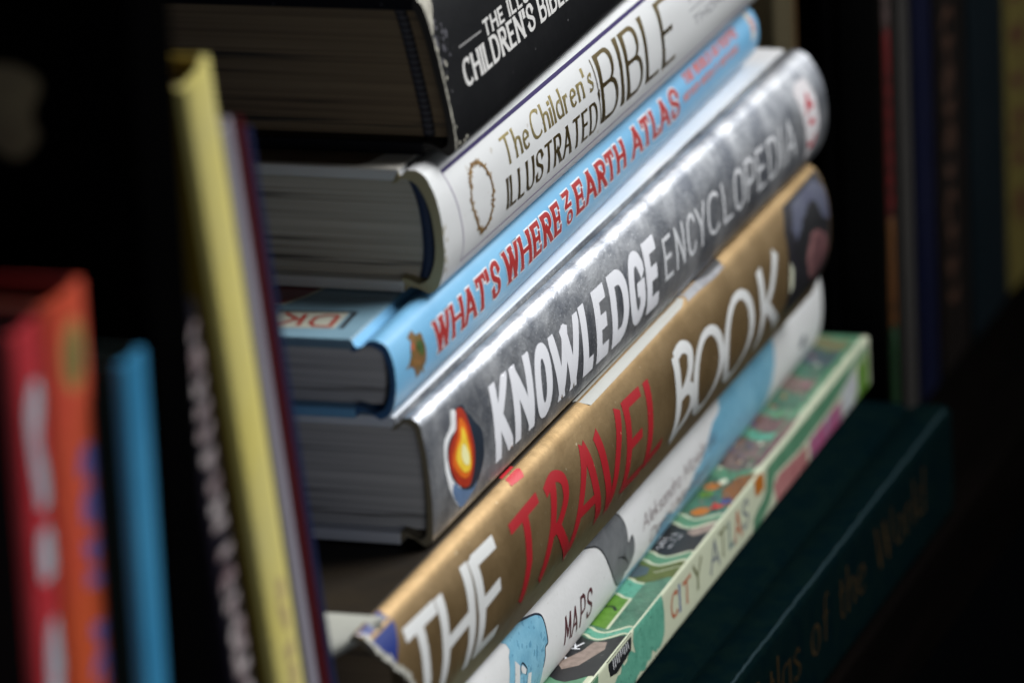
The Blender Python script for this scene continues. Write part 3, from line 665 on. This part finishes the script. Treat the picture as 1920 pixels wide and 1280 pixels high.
# ------------------------------------------------------------------ D: silver knowledge book
d_silver = mat('silver_foil_paper', (0.26, 0.28, 0.32), 0.43, metal=0.92, col2=(0.62, 0.64, 0.67), vscale=70, bump=0.22, bscale=900, speck=((.80, .82, .84), 1400, 0.64), dent=.22, dscale=110)
d_cover = mat('pale_grey_cover', (0.70, 0.71, 0.73), 0.32, col2=(0.58, 0.64, 0.70), vscale=20, bump=.05)
D = book('encyclopedia_book', 'silver grey book with bold white title and a flame picture low on its spine', (0, -.9, 0), 306, 28.8, 252, (1.2, 5.0), d_silver, d_cover, page_cool, yaw=-.2, p=2.4, sh=.06, groove=2.0, group=STACK)
dm = D.sm
d_white = mat('bright_white_ink', (0.76, 0.78, 0.83), .42)
for ch, a, b, v0, v1 in (('K', 41.2, 53.0, 8.4, 22.6), ('N', 54.6, 68.0, 5.0, 22.4), ('O', 69.6, 81.0, 4.6, 21.8), ('W', 81.2, 102.0, 4.9, 21.2), ('L', 103.0, 111.4, 4.9, 21.6), ('E', 113.0, 122.8, 4.9, 22.1), ('D', 124.6, 137.4, 4.9, 22.3), ('G', 138.4, 150.0, 4.9, 22.6), ('E', 151.2, 161.6, 4.9, 22.3)):
    if ch == 'K': v0 = 5.0
    m = MB(); glyph(m, dm, ch, a, b, v0, v1, 4.0, 3.5, lift=.07); m.build('title_letter', d_white, D.spine)
d_thin = mat('soft_white_ink', (0.60, 0.62, 0.65), .42)
n = 12; word = 'ENCYCLOPEDIA'
xs = [165.4, 174.6, 183.8, 191.6, 200.6, 213.2, 222.8, 233.0, 242.6, 252.4, 263.4, 267.4]; xe = [172.2, 181.6, 190.6, 199.4, 210.4, 221.4, 231.4, 240.8, 250.0, 261.8, 264.8, 276.6]
m = MB()
for i, ch in enumerate(word): glyph(m, dm, ch, xs[i], xe[i], 8.9, 19.4, 1.35, 1.1, lift=.07)
m.build('title_lettering', d_thin, D.spine)
halo = [(17.7, 24.7), (20.3, 23.8), (18.6, 20.5), (15.4, 20.0), (12.7, 19.0), (11.4, 17.2), (11.5, 14.4), (12.4, 11.8), (14.6, 9.6), (18.1, 7.2), (15.9, 6.1), (17.2, 3.4), (14.8, 4.9), (11.7, 8.3), (9.9, 12.3), (9.4, 15.8), (10.6, 19.7), (13.1, 20.9), (15.8, 21.9)]
fl = [('flame_navy_edge', [(26.2, 21.9), (28.4, 20.1), (29.9, 18.5), (33.2, 15.7), (33.9, 12.6), (33.4, 9.3), (31.3, 6.8), (28.6, 4.8), (24.7, 4.8), (19.2, 6.7), (14.1, 9.9), (11.8, 13.5), (11.9, 17.1), (14.5, 19.4), (18.2, 20.4), (20.2, 22.8), (21.8, 24.3), (25.1, 23.6)], (.014, .022, .036)),
      ('flame_highlight', halo, (.66, .68, .70)),
      ('flame_blue_tip', [(14.1, 9.7), (19.2, 6.5), (25.3, 4.8), (28.6, 5.6), (27.0, 4.2), (23.3, 3.2), (18.4, 2.7), (14.8, 5.3), (12.7, 7.9)], (.10, .17, .30)),
      ('flame_red', [(21.1, 24.1), (23.9, 23.4), (25.6, 21.0), (26.8, 17.8), (27.8, 13.7), (27.2, 10.1), (25.2, 7.1), (23.0, 6.1), (19.7, 6.9), (16.1, 9.0), (13.1, 12.3), (12.0, 15.7), (13.4, 18.1), (16.1, 19.4), (18.6, 20.5), (19.9, 22.8)], (.34, .028, .010)),
      ('flame_orange', [(21.8, 21.9), (23.7, 20.5), (24.8, 18.1), (25.9, 13.7), (25.6, 10.4), (23.7, 8.4), (20.4, 8.7), (17.0, 10.7), (14.5, 13.4), (14.7, 15.8), (16.8, 17.3), (19.1, 18.8), (20.1, 20.9)], (.62, .13, .012)),
      ('flame_yellow', [(21.7, 19.8), (23.1, 18.6), (24.2, 15.2), (24.9, 12.2), (24.4, 9.7), (21.7, 9.6), (18.7, 11.2), (16.3, 14.3), (17.5, 16.1), (20.2, 17.5)], (.72, .50, .04)),
      ('flame_core', [(21.3, 16.2), (22.6, 15.2), (23.9, 12.5), (23.0, 10.9), (20.6, 12.1), (19.5, 14.0), (20.0, 15.5)], (.80, .78, .38))]
for i, (nm, pts, col) in enumerate(fl):
    shape(D.spine, nm, dm, pts, mat(nm + '_print', col, .4, col2=tuple(min(.9, c * 1.25) for c in col), vscale=200), .04 + .025 * i, 4)
shape(D.spine, 'logo_box', dm, [(282.6, 23.4), (287, 25.0), (294.6, 24.6), (297.4, 18), (297.8, 12.1), (295.8, 8.0), (293.8, 6.4), (289.4, 4.4), (287.2, 4.6), (286.2, 10), (284.8, 16)], mat('logo_white_print', (.66, .64, .66), .4), .05)
m = MB(); strip(m, dm, [(290.6, 21.4), (292.4, 16.8)], lambda a, b, c, d: 1.8, .08); strip(m, dm, [(290.4, 20.0), (287.6, 16.4)], lambda a, b, c, d: 1.2, .10); strip(m, dm, [(288, 19), (294.4, 17.6)], lambda a, b, c, d: .9, .12)
strip(m, dm, [(289, 14.2), (293.6, 13.6)], lambda a, b, c, d: 1.6, .08); strip(m, dm, arc(291.4, 10.4, 3.4, 2.8, 200, 350, 12), lambda a, b, c, d: 1.4, .10)
m.build('logo_lettering', mat('logo_red_ink', (.50, .06, .08), .4), D.spine)

# ------------------------------------------------------------------ C: light blue atlas
c_blue = mat('sky_blue_laminate', (0.145, 0.39, 0.63), 0.36, col2=(0.19, 0.45, 0.68), vscale=22, dent=.10, bump=.06, bscale=500, speck=((.2, .42, .6), 300, .71))
c_cover = mat('shaded_blue_laminate', (0.15, 0.27, 0.35), 0.36, col2=(0.20, 0.33, 0.41), vscale=18, bump=.05)  # upper cover: base colour lowered to deepen its shading
C = book('earth_atlas_book', 'light blue book with red slab letters outlined in white, under the thick white book', (-3, 6.6, 29.0), 292, 17.6, 250, (2.4, 5.0), c_blue, c_cover, page_cool, yaw=1.0, p=2.4, groove=1.8, tb=2.3, group=STACK, board_mat=mat('deep_blue_board', (.02, .10, .24), .6))
cm = C.sm; C.back.data.materials[0] = c_blue
c_out = mat('outline_white_ink', (.70, .72, .76), .45); c_red = mat('slab_red_ink', (.34, .016, .014), .45)
def slab(ch, a, b, v0, v1, wv=2.15, wh=1.05, out=.36):
    m = MB(); glyph(m, cm, ch, a, b, v0, v1, wv, wh, serif='slab', lift=.06, grow=out, sl=.62); m.build('letter_outline', c_out, C.spine)
    m = MB(); glyph(m, cm, ch, a, b, v0, v1, wv, wh, serif='slab', lift=.16, sl=.62); m.build('title_letter', c_red, C.spine)
for g_ in (('W', 26.6, 37.2, 6.0, 13.4), ('H', 38.2, 46.8, 6.0, 13.5), ('A', 47.0, 55.8, 6.0, 13.6), ('T', 56.0, 63.6, 6.0, 13.8), ("'", 63.4, 65.6, 6.0, 13.9), ('S', 66.6, 73.2, 5.9, 14.0),
           ('W', 76.6, 87.2, 6.2, 13.9), ('H', 88.2, 96.4, 6.3, 13.9), ('E', 97.6, 104.2, 6.4, 13.9), ('R', 105.4, 112.4, 6.5, 13.9), ('E', 113.4, 119.6, 6.6, 13.9),
           ('E', 131.0, 138.0, 6.8, 14.1), ('A', 138.4, 147.4, 6.9, 14.1), ('R', 148.6, 155.8, 7.0, 14.0), ('T', 156.0, 163.2, 7.1, 14.0), ('H', 164.2, 171.6, 7.2, 14.0),
           ('A', 176.6, 185.8, 7.2, 14.1), ('T', 186.0, 193.4, 7.2, 14.1), ('L', 194.6, 200.4, 7.2, 14.1), ('A', 200.6, 209.4, 7.2, 14.2), ('S', 210.6, 218.2, 7.2, 14.3)): slab(*g_)
slab('O', 123.4, 128.0, 6.5, 9.8, 1.3, .75, .32)
slab('Z', 122.2, 128.0, 10.5, 14.2, 1.5, .9, .32)
c_soft = mat('soft_red_ink', (.50, .13, .12), .45)
text(C.spine, 'subtitle_lettering', cm, "THE WORLD AS YOU'VE", (226, 274, 12.3, 14.8), 1.0, .6, c_soft, lift=.06, gap=.14)
text(C.spine, 'subtitle_lettering', cm, "NEVER SEEN IT BEFORE", (222, 272, 8.9, 11.0), .9, .55, mat('pale_red_ink', (.52, .22, .22), .45), lift=.06, gap=.14)
shape(C.spine, 'logo_box', cm, [(284.4, 15.2), (287.8, 15.2), (289.4, 11.5), (288.4, 8.4), (284.6, 7.8), (285.2, 11.5)], mat('logo_cream_print', (.62, .58, .52), .4), .05)
m = MB(); glyph(m, cm, 'D', 286.2, 289.0, 10.0, 13.4, .8, .6, lift=.08); m.build('logo_lettering', c_soft, C.spine)
rc = random.Random(2)
BE = [(11.2, 14.9), (14.9, 15.4), (15.9, 14.2), (19.0, 13.4), (19.8, 11.7), (20.4, 9.6), (20.3, 7.4), (18.5, 5.9), (19.8, 4.0), (16.9, 5.7), (13.8, 5.0), (11.9, 7.8), (9.2, 8.9), (6.5, 9.4), (8.8, 9.7), (10.4, 10.9), (11.1, 12.5), (12.4, 13.6), (11.4, 14.6)]
shape(C.spine, 'creature_print', cm, wavy(BE, .25, rc, .9), mat('olive_creature_print', (.12, .085, .018), .45, col2=(.20, .09, .025), vscale=420), .05, grid=.9)
shape(C.spine, 'creature_back', cm, [(15.7, 12.9), (18.8, 12.0), (19.2, 9.8), (18.0, 8.6), (15.7, 10.2), (14.4, 12.1)], mat('moss_creature_print', (.03, .075, .02), .45, col2=(.06, .10, .02), vscale=500), .08)
shape(C.spine, 'creature_face', cm, [(12.4, 13.3), (13.7, 12.6), (12.7, 11.7), (11.4, 12.0)], mat('rust_creature_print', (.42, .10, .04), .45), .10)
shape(C.spine, 'creature_belly', cm, [(10.9, 10.0), (15.2, 9.2), (16.4, 7.4), (12.8, 8.0)], mat('amber_creature_print', (.28, .12, .03), .45, col2=(.14, .09, .02), vscale=500), .09)
# prints on its upper cover, seen past the white book
ct = C.tm
shape(C.front, 'red_flash', ct, [(22.4, 32.5), (22.4, 29.8), (28, 27.0), (38.8, 23.8), (44, 25), (40, 33), (31, 36)], mat('deep_red_print', (.20, .008, .012), .35), .05)
line(C.front, 'flash_border', ct, [(21.8, 34), (21.8, 29.6), (28, 26.6), (39.4, 23.2)], .9, cream_ink, .08)
shape(C.front, 'logo_ground', ct, [(5.6, 27.6), (16.3, 28.6), (17.8, 13.4), (6.8, 13.2)], mat('cream_logo_print', (.42, .43, .36), .4), .05)
line(C.front, 'logo_frame', ct, [(16.9, 28.8), (18.4, 12.2), (7.0, 11.7)], 1.1, black_ink, .09)
m = MB()
fl_ = lambda a, b, l: ct(a, b, l)
strip(m, ct, [(15.4, 15.0), (7.6, 14.6)], lambda a, b, c, d: 1.1, .08); strip(m, ct, [(15.4, 15.0), (15.4, 17.6), (13.6, 19.4), (10, 19.6), (7.8, 18.2), (7.6, 14.6)], lambda a, b, c, d: 1.0, .10)
strip(m, ct, [(15.4, 22.4), (7.4, 21.6)], lambda a, b, c, d: 1.1, .08); strip(m, ct, [(15.6, 27.0), (11.4, 22.6)], lambda a, b, c, d: 1.1, .10); strip(m, ct, [(12.0, 23.2), (7.2, 26.2)], lambda a, b, c, d: 1.1, .12)
m.build('logo_lettering', mat('logo_brick_ink', (.30, .03, .02), .4), C.front)

# ------------------------------------------------------------------ B: white illustrated book
b_white = mat('white_gloss_jacket', (0.63, 0.65, 0.66), 0.34, bump=0.10, bscale=420, coat=.1, dent=.10, speck=((.50, .49, .46), 260, .70))
b_cov = mat('pale_jacket_cover', (0.66, 0.65, 0.60), 0.45, col2=(0.58, .56, .50), vscale=22)
B = book('illustrated_book', 'thick white book with gold foil title, a thin purple border line and an oval wreath', (30, 6.1, 46.8), 283, 27.7, 235, (3.4, 4.5), b_white, b_cov, page_warm, p=2.6, sh=.065, groove=1.4, shell=2.1, group=STACK, wear=.12,
         board_mat=mat('olive_board', (.42, .36, .20), .85), band=dict(m=mat('navy_cloth', (.012, .025, .06), .7), w=2.4, **{'in': 1.0}))
bm_ = B.sm
line(B.spine, 'purple_line', bm_, [(8.2, 25.05), (276, 25.1)], .85, purple_ink, .05)
line(B.spine, 'fine_border_line', bm_, [(8.3, 25.0), (9.4, 21.5), (10.9, 17.0), (12.2, 12.0), (12.7, 8.6), (12.4, 4.0)], .3, mauve_ink, .06, 6)
line(B.spine, 'fine_border_line', bm_, [(12.2, 3.95), (276, 4.0)], .32, mauve_ink, .05)
rb = random.Random(9)
oval = catmull([(21.3, 19.3), (22.7, 21.2), (25.6, 22.0), (28.9, 21.4), (31.3, 19.7), (33.4, 16.7), (33.9, 13.5), (32.8, 10.4), (30.8, 7.9), (28.1, 6.9), (25.9, 6.8), (23.2, 8.6), (20.8, 12.2), (19.9, 15.6)], 6, True)
wr = mat('wreath_gold_ink', (.36, .22, .07), .4, metal=.4, col2=(.20, .11, .04), vscale=700)
m = MB()
strip(m, bm_, oval, lambda a, b, c, d: .85 + .25 * math.sin(c * 5), .05, 0, .3)
for i in range(0, len(oval) - 1, 1):
    x, y = oval[i]; a = rb.uniform(0, 6.28); m.k += 1
    strip(m, bm_, [(x, y), (x + 1.5 * math.cos(a), y + .8 * math.sin(a))], lambda dx, dy, c, d: .42, .07 + .01 * (m.k % 6))
m.build('wreath', wr, B.spine)
kw = dict(serif='flare', diag=.18, lift=.07)
text(B.spine, 'title_lettering', bm_, 'The', (43.6, 62.0, 16.0, 22.6), 1.15, .6, gold_foil, gap=.10, **kw)
text(B.spine, 'title_lettering', bm_, "Children's", (64.0, 109.6, 16.2, 22.6), 1.15, .6, gold_foil, gap=.11, **kw)
foil2 = mat('dark_gold_foil', (0.26, 0.19, 0.07), 0.30, metal=0.9, bump=0.3, bscale=900)
text(B.spine, 'title_lettering', bm_, 'ILLUSTRATED', (43.0, 110.2, 6.5, 13.7), 1.35, .62, foil2, gap=.13, **kw)
text(B.spine, 'title_lettering', bm_, 'BIBLE', (113.8, 173.6, 6.9, 23.0), 2.1, .9, foil2, gap=.13, serif='flare', flare=.5, diag=.1, lift=.07)
m = MB(); strip(m, bm_, [(111.2, 22.8), (112.0, 15.6)], lambda a, b, c, d: .55, .06); strip(m, bm_, [(112.0, 14.2), (112.8, 7.2)], lambda a, b, c, d: .55, .07)
strip(m, bm_, [(111.2, 14.6), (112.9, 15.2)], lambda a, b, c, d: .7, .09); fill(m, bm_, [(111.3, 13.9), (112.0, 16.0), (112.9, 14.2), (112.2, 12.6)], .10)
m.build('divider_ornament', foil2, B.spine)
text(B.spine, 'author_lettering', bm_, 'THOMAS', (188.6, 226, 10.7, 13.2), .8, .5, grey_ink, gap=.14, lift=.06)
line(B.spine, 'author_rule', bm_, [(186, 15.2), (228, 15.2)], .35, grey_ink, .06)
text(B.spine, 'author_lettering', bm_, 'HASTINGS', (187, 236, 17.0, 19.6), .7, .45, grey_ink, gap=.14, lift=.06)
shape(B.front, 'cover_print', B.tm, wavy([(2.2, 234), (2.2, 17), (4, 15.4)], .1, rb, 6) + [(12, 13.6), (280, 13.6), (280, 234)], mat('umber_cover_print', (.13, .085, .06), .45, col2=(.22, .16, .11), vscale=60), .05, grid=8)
# grubby dents along the near edge of the spine
m = MB()
for i in range(10):
    v = rb.uniform(2, 15); s = rb.uniform(.2, 2.0); m.k += 1
    fill(m, bm_, [(s + rb.uniform(.3, .8) * math.cos(a), v + rb.uniform(.3, .8) * math.sin(a)) for a in (0, 1, 2, 3, 4, 5)], .03 + .004 * m.k, grid=.5)
m.build('grubby_mark', mat('grubby_mark', (.36, .34, .27), .7), B.spine)

# ------------------------------------------------------------------ A: thick black book on top
a_blk = mat('black_laminate', (0.0032, 0.0034, 0.0042), 0.40, spec=.13, bump=0.18, bscale=260, speck=((.10, .10, .105), 620, .715))
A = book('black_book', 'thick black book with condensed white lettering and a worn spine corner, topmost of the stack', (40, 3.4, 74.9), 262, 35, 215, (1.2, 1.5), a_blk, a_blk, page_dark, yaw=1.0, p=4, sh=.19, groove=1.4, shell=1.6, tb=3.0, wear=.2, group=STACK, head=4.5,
         board_mat=mat('black_board', (.02, .018, .015), .8), band=dict(m=[mat('black_thread', (.012, .012, .016), .8), mat('grey_thread', (.05, .05, .06), .8)], w=2.2, rib=True, **{'in': 4.2}))
am = A.sm
a_ink = mat('pale_grey_ink', (.56, .56, .55), .5)
line(A.spine, 'title_rule', am, [(14.2, 20.5), (29.9, 20.1)], .42, mat('dim_grey_ink', (.22, .22, .22), .5), .05)
text(A.spine, 'title_lettering', am, 'THE ILLUSTRATED', (31.6, 103, 18.1, 21.8), 1.05, .6, a_ink, gap=.13, serif='flare', diag=.12, lift=.06)
text(A.spine, 'title_lettering', am, "CHILDREN'S BIBLE", (13.2, 93.5, 11.6, 17.6), 1.4, .75, a_ink, gap=.10, serif='flare', diag=.15, lift=.06)
ra = random.Random(4)
wornm = mat('worn_white_edge', (.40, .39, .33), .8, col2=(.20, .19, .16), vscale=500)
m = MB()
strip(m, am, wavy([(.6, 1.2), (.5, 8), (.5, 14), (.8, 20), (.6, 26)], .18, ra, .7), lambda a, b, c, d: .55 + .5 * abs(math.sin(c * 1.7)) * abs(math.sin(c * .6)), .05, 0, .3)
fill(m, am, wavy([(.1, 34.6), (6.4, 34.6), (5.6, 32), (3.4, 30), (2.2, 28), (.1, 26.5)], .2, ra, .9), .06, grid=.9)
for (s, v, r) in ((1.2, 23.4, .7), (4.0, 19.6, .9), (3.4, 20.3, .6), (2.6, 16.8, .6), (1.6, 6.2, .5), (6.4, 1.4, 1.1), (8.2, 2.3, .8), (2.8, 2.4, .7), (5.0, .9, .9)):
    m.k += 1; fill(m, am, [(s + r * ra.uniform(.6, 1.2) * math.cos(a), v + r * ra.uniform(.4, 1) * math.sin(a)) for a in (0, .9, 1.8, 2.7, 3.6, 4.5, 5.4)], .07 + .005 * (m.k % 9), grid=.6)
m.build('worn_edge', wornm, A.spine)
m = MB()
for i in range(22):
    s = ra.uniform(.8, 9); v = ra.uniform(16, 30); r = ra.uniform(.3, 1.3); m.k += 1
    fill(m, am, [(s + r * ra.uniform(.5, 1.2) * math.cos(a), v + r * ra.uniform(.4, 1.2) * math.sin(a)) for a in (0, 1.2, 2.4, 3.6, 4.8)], .04 + .003 * (m.k % 7), grid=.8)
m.build('scuff_mark', mat('scuffed_black', (.03, .03, .04), .6, col2=(.06, .06, .075), vscale=400), A.spine)

def scribble(B, name, s0, s1, v0, v1, w, material, seed, step):      # type too blurred to read: bars and hooks only
    r = random.Random(seed); m = MB(); s = s0
    while s < s1:
        d = step * r.uniform(.7, 1.15); k = r.random(); a, b = v0 + r.uniform(0, .12) * (v1 - v0), v1 - r.uniform(0, .15) * (v1 - v0); m.k += 1
        if k < .4: strip(m, B.sm, [(s, a), (s + d * .2, b)], lambda *q_: w, .05)
        elif k < .7: strip(m, B.sm, arc(s + d * .35, (a + b) / 2, d * .35, (b - a) / 2.4, r.uniform(0, 90), r.uniform(260, 350), 12), lambda *q_: w, .06)
        else: strip(m, B.sm, [(s, a), (s + d * .4, (a + b) / 2), (s + d * .1, b)], lambda *q_: w, .07)
        if r.random() < .5: strip(m, B.sm, [(s, (a + b) / 2), (s + d * .7, (a + b) / 2 + r.uniform(-.1, .1) * (b - a))], lambda *q_: w, .09)
        s += d
    return m.build(name, material, B.spine)
# ------------------------------------------------------------------ upright books on the left (nearer the camera)
UP = 'upright books left of the stack'
def upright(name, label, x, y, H_, T, W_, spine_m, cover_m, page_m=None, lean=0.0, b=(.5, .5), p=3.0, group=UP, e=.5, **kw):
    H_ += 10.4 / math.cos(math.radians(lean))
    return book(name, label, None, H_, T, W_, b, spine_m, cover_m, page_m or page_dark, hinge=1.6, e=e, board_mat=spine_m, rot=(0, math.radians(90 - lean), 0), base=True, loc=(x + 10.3 * math.tan(math.radians(lean)), y, -107.3), p=p, group=group, **kw)
LN = 12.8; mat_pages_top = pages('tan_paper', (.62, .54, .38), (.44, .38, .26))
navy = mat('navy_cover', (.010, .014, .045), .45, spec=.1); maroon = mat('maroon_cover', (.045, .004, .006), .45, spec=.1)
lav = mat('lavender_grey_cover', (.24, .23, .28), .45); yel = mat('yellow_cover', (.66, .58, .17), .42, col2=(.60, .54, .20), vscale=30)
yel_shade = mat('shaded_yellow_cover', (.16, .11, .012), .6, spec=.1)  # yellow book's cover, darkened so the colour holds the side's shade
upright('navy_book', 'slim navy book leaning against the stack, right edge of the leaning row', -66.0, -9.4, 226, 3.9, 165, navy, navy, lean=LN, tb=1.2, shell=.7, b=(.3, .3))
upright('maroon_book', 'thin dark maroon book leaning between the navy and lavender ones', -73.0, -9.8, 229, 6.4, 165, maroon, maroon, lean=LN, tb=1.5, shell=.8, b=(.5, .5))
upright('lavender_book', 'thin lavender grey book leaning right beside the yellow one', -80.5, -10.2, 231, 6.6, 165, lav, lav, lean=LN, tb=1.5, shell=.8, b=(1.0, 1.0))
Y = upright('yellow_book', 'tall pale yellow book leaning left, its inner side in shadow', -101.0, -12.4, 245, 14.0, 170, yel, yel_shade, mat_pages_top, lean=12.2, tb=2.0, b=(.8, .8))
ry = random.Random(8)
m = MB()
for i in range(7):
    s = 110 + i * 6.5; m.k += 1
    fill(m, Y.sm, [(s + ry.uniform(-3, 3), 5.5 + ry.uniform(-1, 1)), (s + 4.6, 6 + ry.uniform(-1, 1)), (s + 4, 10 + ry.uniform(-1, 1)), (s, 9.5)], .06)
m.build('faded_lettering', mat('faded_brown_ink', (.36, .26, .14), .5, col2=(.52, .42, .18), vscale=120), Y.spine)
dk = mat('dark_plum_cover', (.006, .005, .010), .45, spec=.1)
Wb = upright('lettered_dark_book', 'dark leaning book with a column of white letters, left of the yellow one', -140.2, -20.4, 209, 12.0, 160, dk, dk, lean=12.4, tb=2.0)
wi = mat('dull_white_ink', (.42, .38, .38), .5, col2=(.16, .10, .11), vscale=160)
scribble(Wb, 'title_lettering', 3, 150, 2.6, 10.0, 2.1, wi, 17, 5.8)
m = MB(); mr = mat('dark_red_print', (.16, .008, .016), .5)
for s in (10, 33, 62): fill(m, Wb.um, [(s, 7.4), (s + 4, 7.4), (s + 3, 12), (s + 1, 11)], .06)
m.build('red_spot', mr, Wb.back)
bk = mat('black_cover', (.0010, .0010, .0011), .9, spec=.0)
K = upright('tall_black_book', 'tall black upright book with a faint tan emblem on its side', -202.8, -23.0, 306, 20.0, 180, bk, bk, lean=0, tb=3)
shape(K.back, 'tan_emblem', K.um, [(52, 17), (49, 22), (50, 28), (54, 31), (60, 30), (64, 27), (66, 22), (62, 18), (58, 19)], mat('tan_print', (.12, .10, .06), .5, col2=(.08, .065, .04), vscale=90), .08, 4, grid=4)
blu = mat('cerulean_cover', (.028, .21, .40), .40, col2=(.045, .25, .45), vscale=25); blu_shade = mat('shaded_cerulean_cover', (.004, .010, .010), .5, spec=.1)  # dark side of the blue book: its shadow is in the base colour
upright('blue_book', 'cerulean blue upright book between the black and orange red ones', -226.0, -27.6, 211, 10.4, 150, blu, blu_shade, lean=0, tb=2.0, b=(.4, .4))
org = mat('orange_red_cover', (.56, .055, .040), .42, col2=(.56, .085, .025), vscale=14); org_shade = mat('shaded_orange_red_side', (.10, .004, .004), .5, spec=.1)  # the darker side is the orange red cover with shade mixed in
O = upright('orange_red_book', 'orange red upright book with blue letters and a round green badge', -245.8, -22.2, 227, 17.8, 150, org, org_shade, lean=0, tb=2.2, b=(.8, .8))
shape(O.spine, 'badge', O.sm, arc(11, 9.6, 6.4, 5.2, 0, 345, 24), mat('badge_gold_print', (.42, .22, .06), .5), .06, grid=2)
shape(O.spine, 'badge_centre', O.sm, arc(11.4, 10.2, 5.0, 3.4, 0, 345, 20), mat('badge_green_print', (.06, .09, .02), .5, col2=(.14, .16, .04), vscale=150), .10, grid=2)
bi = mat('cobalt_ink', (.10, .11, .36), .5)
scribble(O, 'title_lettering', 29, 71, 8.8, 16.4, 2.2, bi, 12, 8.4)
shape(O.spine, 'cream_badge', O.sm, arc(77, 11.6, 3.0, 4.0, 0, 345, 18), mat('sand_print', (.52, .34, .20), .5), .06, grid=2)
red = mat('scarlet_cover', (.40, .012, .022), .42, col2=(.46, .03, .04), vscale=20); red_shade = mat('shaded_scarlet_side', (.006, .003, .004), .5, spec=.1)  # scarlet book's side: shadow painted as a near black base
Rb = upright('scarlet_book', 'scarlet upright book with pale blue blotches, leftmost of the upright row', -259.0, -21.8, 226, 11.4, 150, red, red_shade, lean=0, tb=2.2, b=(.6, .6))
pb = mat('pale_blue_print', (.30, .43, .50), .5, col2=(.40, .50, .56), vscale=60)
m = MB()
for pts in ([(10, 5.4), (10, 8.6), (14, 9.2), (18, 7.4), (21, 7.0), (25, 8.6), (31, 9.4), (32, 5.8), (27, 4.6), (21, 3.6), (15, 3.2)], [(36, 5), (36, 8.6), (40, 9.6), (44, 9.0), (44.5, 4.8), (40, 4.0)], [(53, 6), (52, 8.4), (57, 9.6), (63, 9.4), (63, 4.6), (57, 4.6)],
            [(63, 3), (64, 8.4), (68, 10), (72, 8.6), (77, 9.0), (90, 8.4), (90, 2.2), (78, 2.4), (74, 1.0), (67, 1.4)]):
    m.k += 1; fill(m, Rb.sm, catmull(pts, 4, True)[:-1], .06 + .012 * m.k, grid=2)
m.build('pale_blotch', pb, Rb.spine)

# ------------------------------------------------------------------ upright books on the right (farther off); base colours darkened in place of shade
RG = 'upright books right of the stack'
brn = mat('brown_cover', (.075, .058, .030), .6, spec=.1); brs = mat('amber_brown_spine', (.11, .05, .010), .5)
R1 = upright('brown_book', 'brown upright book with an amber spine edge, just behind the light blue book', 349, 20, 300, 23.0, 190, mat('brown_spine', (.070, .058, .032), .6, spec=.1), brn, group=RG, tb=1.6, shell=.8)
def bandp(B, nm, s0, s1, v0, v1, m_): shape(B.spine, nm, B.sm, [(s0, v0), (s1, v0), (s1, v1), (s0, v1)], m_, .06, grid=6)
bandp(R1, 'amber_stripe', .5, 308, 18.5, 23.6, brs)
upright('broad_black_book', 'broad black upright book directly behind the stack end', 374.5, 14, 305, 18, 190, bk, bk, group=RG)
st = mat('striped_spine', (.008, .008, .006), .5, spec=.1)
Z = upright('striped_book', 'narrow book with a red, orange and green striped spine, right of the stack', 394.5, 2.4, 300, 10.4, 180, st, mat('near_black_cover', (.0025, .0025, .0028), .6, spec=.1), group=RG, tb=1.8, shell=.9)
bandp(Z, 'red_stripe', 193, 246, .6, 5.2, mat('stripe_red_print', (.16, .003, .004), .5))
bandp(Z, 'pale_stripe', 110, 192.5, .6, 5.2, mat('stripe_pale_print', (.15, .10, .095), .5))
bandp(Z, 'orange_stripe', 246.5, 278, .6, 5.2, mat('stripe_orange_print', (.16, .055, .006), .5))
bandp(Z, 'green_stripe', 278.5, 309, .6, 5.2, mat('stripe_green_print', (.005, .05, .011), .5))
gsp = mat('shaded_grey_spine', (.034, .032, .030), .6, spec=.1)
upright('grey_book', 'grey upright book between the striped and the dark blue ones', 410.0, 2.4, 296, 13.4, 180, gsp, gsp, group=RG)
dbl = mat('dark_blue_cover', (.0022, .0035, .018), .5, spec=.1)
upright('dark_blue_book', 'dark blue upright book right of the grey one', 428.0, 2.6, 300, 21, 180, dbl, dbl, group=RG)
bc = mat('dark_umber_cover', (.006, .004, .003), .5, spec=.1)
X = upright('umber_lettered_book', 'near black upright book with dim orange capitals down its spine', 452.0, 2.4, 305, 34, 180, bc, bc, group=RG)
scribble(X, 'faded_lettering', 195, 300, 7, 19, 3.0, mat('dim_orange_ink', (.045, .016, .005), .5), 3, 9)
ptl = mat('petrol_cover', (.0018, .006, .009), .5, spec=.1)
upright('petrol_book', 'dark petrol blue upright book beside the yellow lettered one', 488.0, 2.0, 305, 44, 180, ptl, ptl, group=RG)
yd = mat('shaded_mustard_cover', (.13, .105, .028), .5, spec=.1)
V = upright('mustard_book', 'mustard upright book with red slanted letters at the right edge', 535.0, 2.4, 305, 40, 180, yd, yd, group=RG)
scribble(V, 'faded_lettering', 200, 300, 5, 24, 3.4, mat('brick_red_ink', (.07, .008, .006), .5), 4, 13)
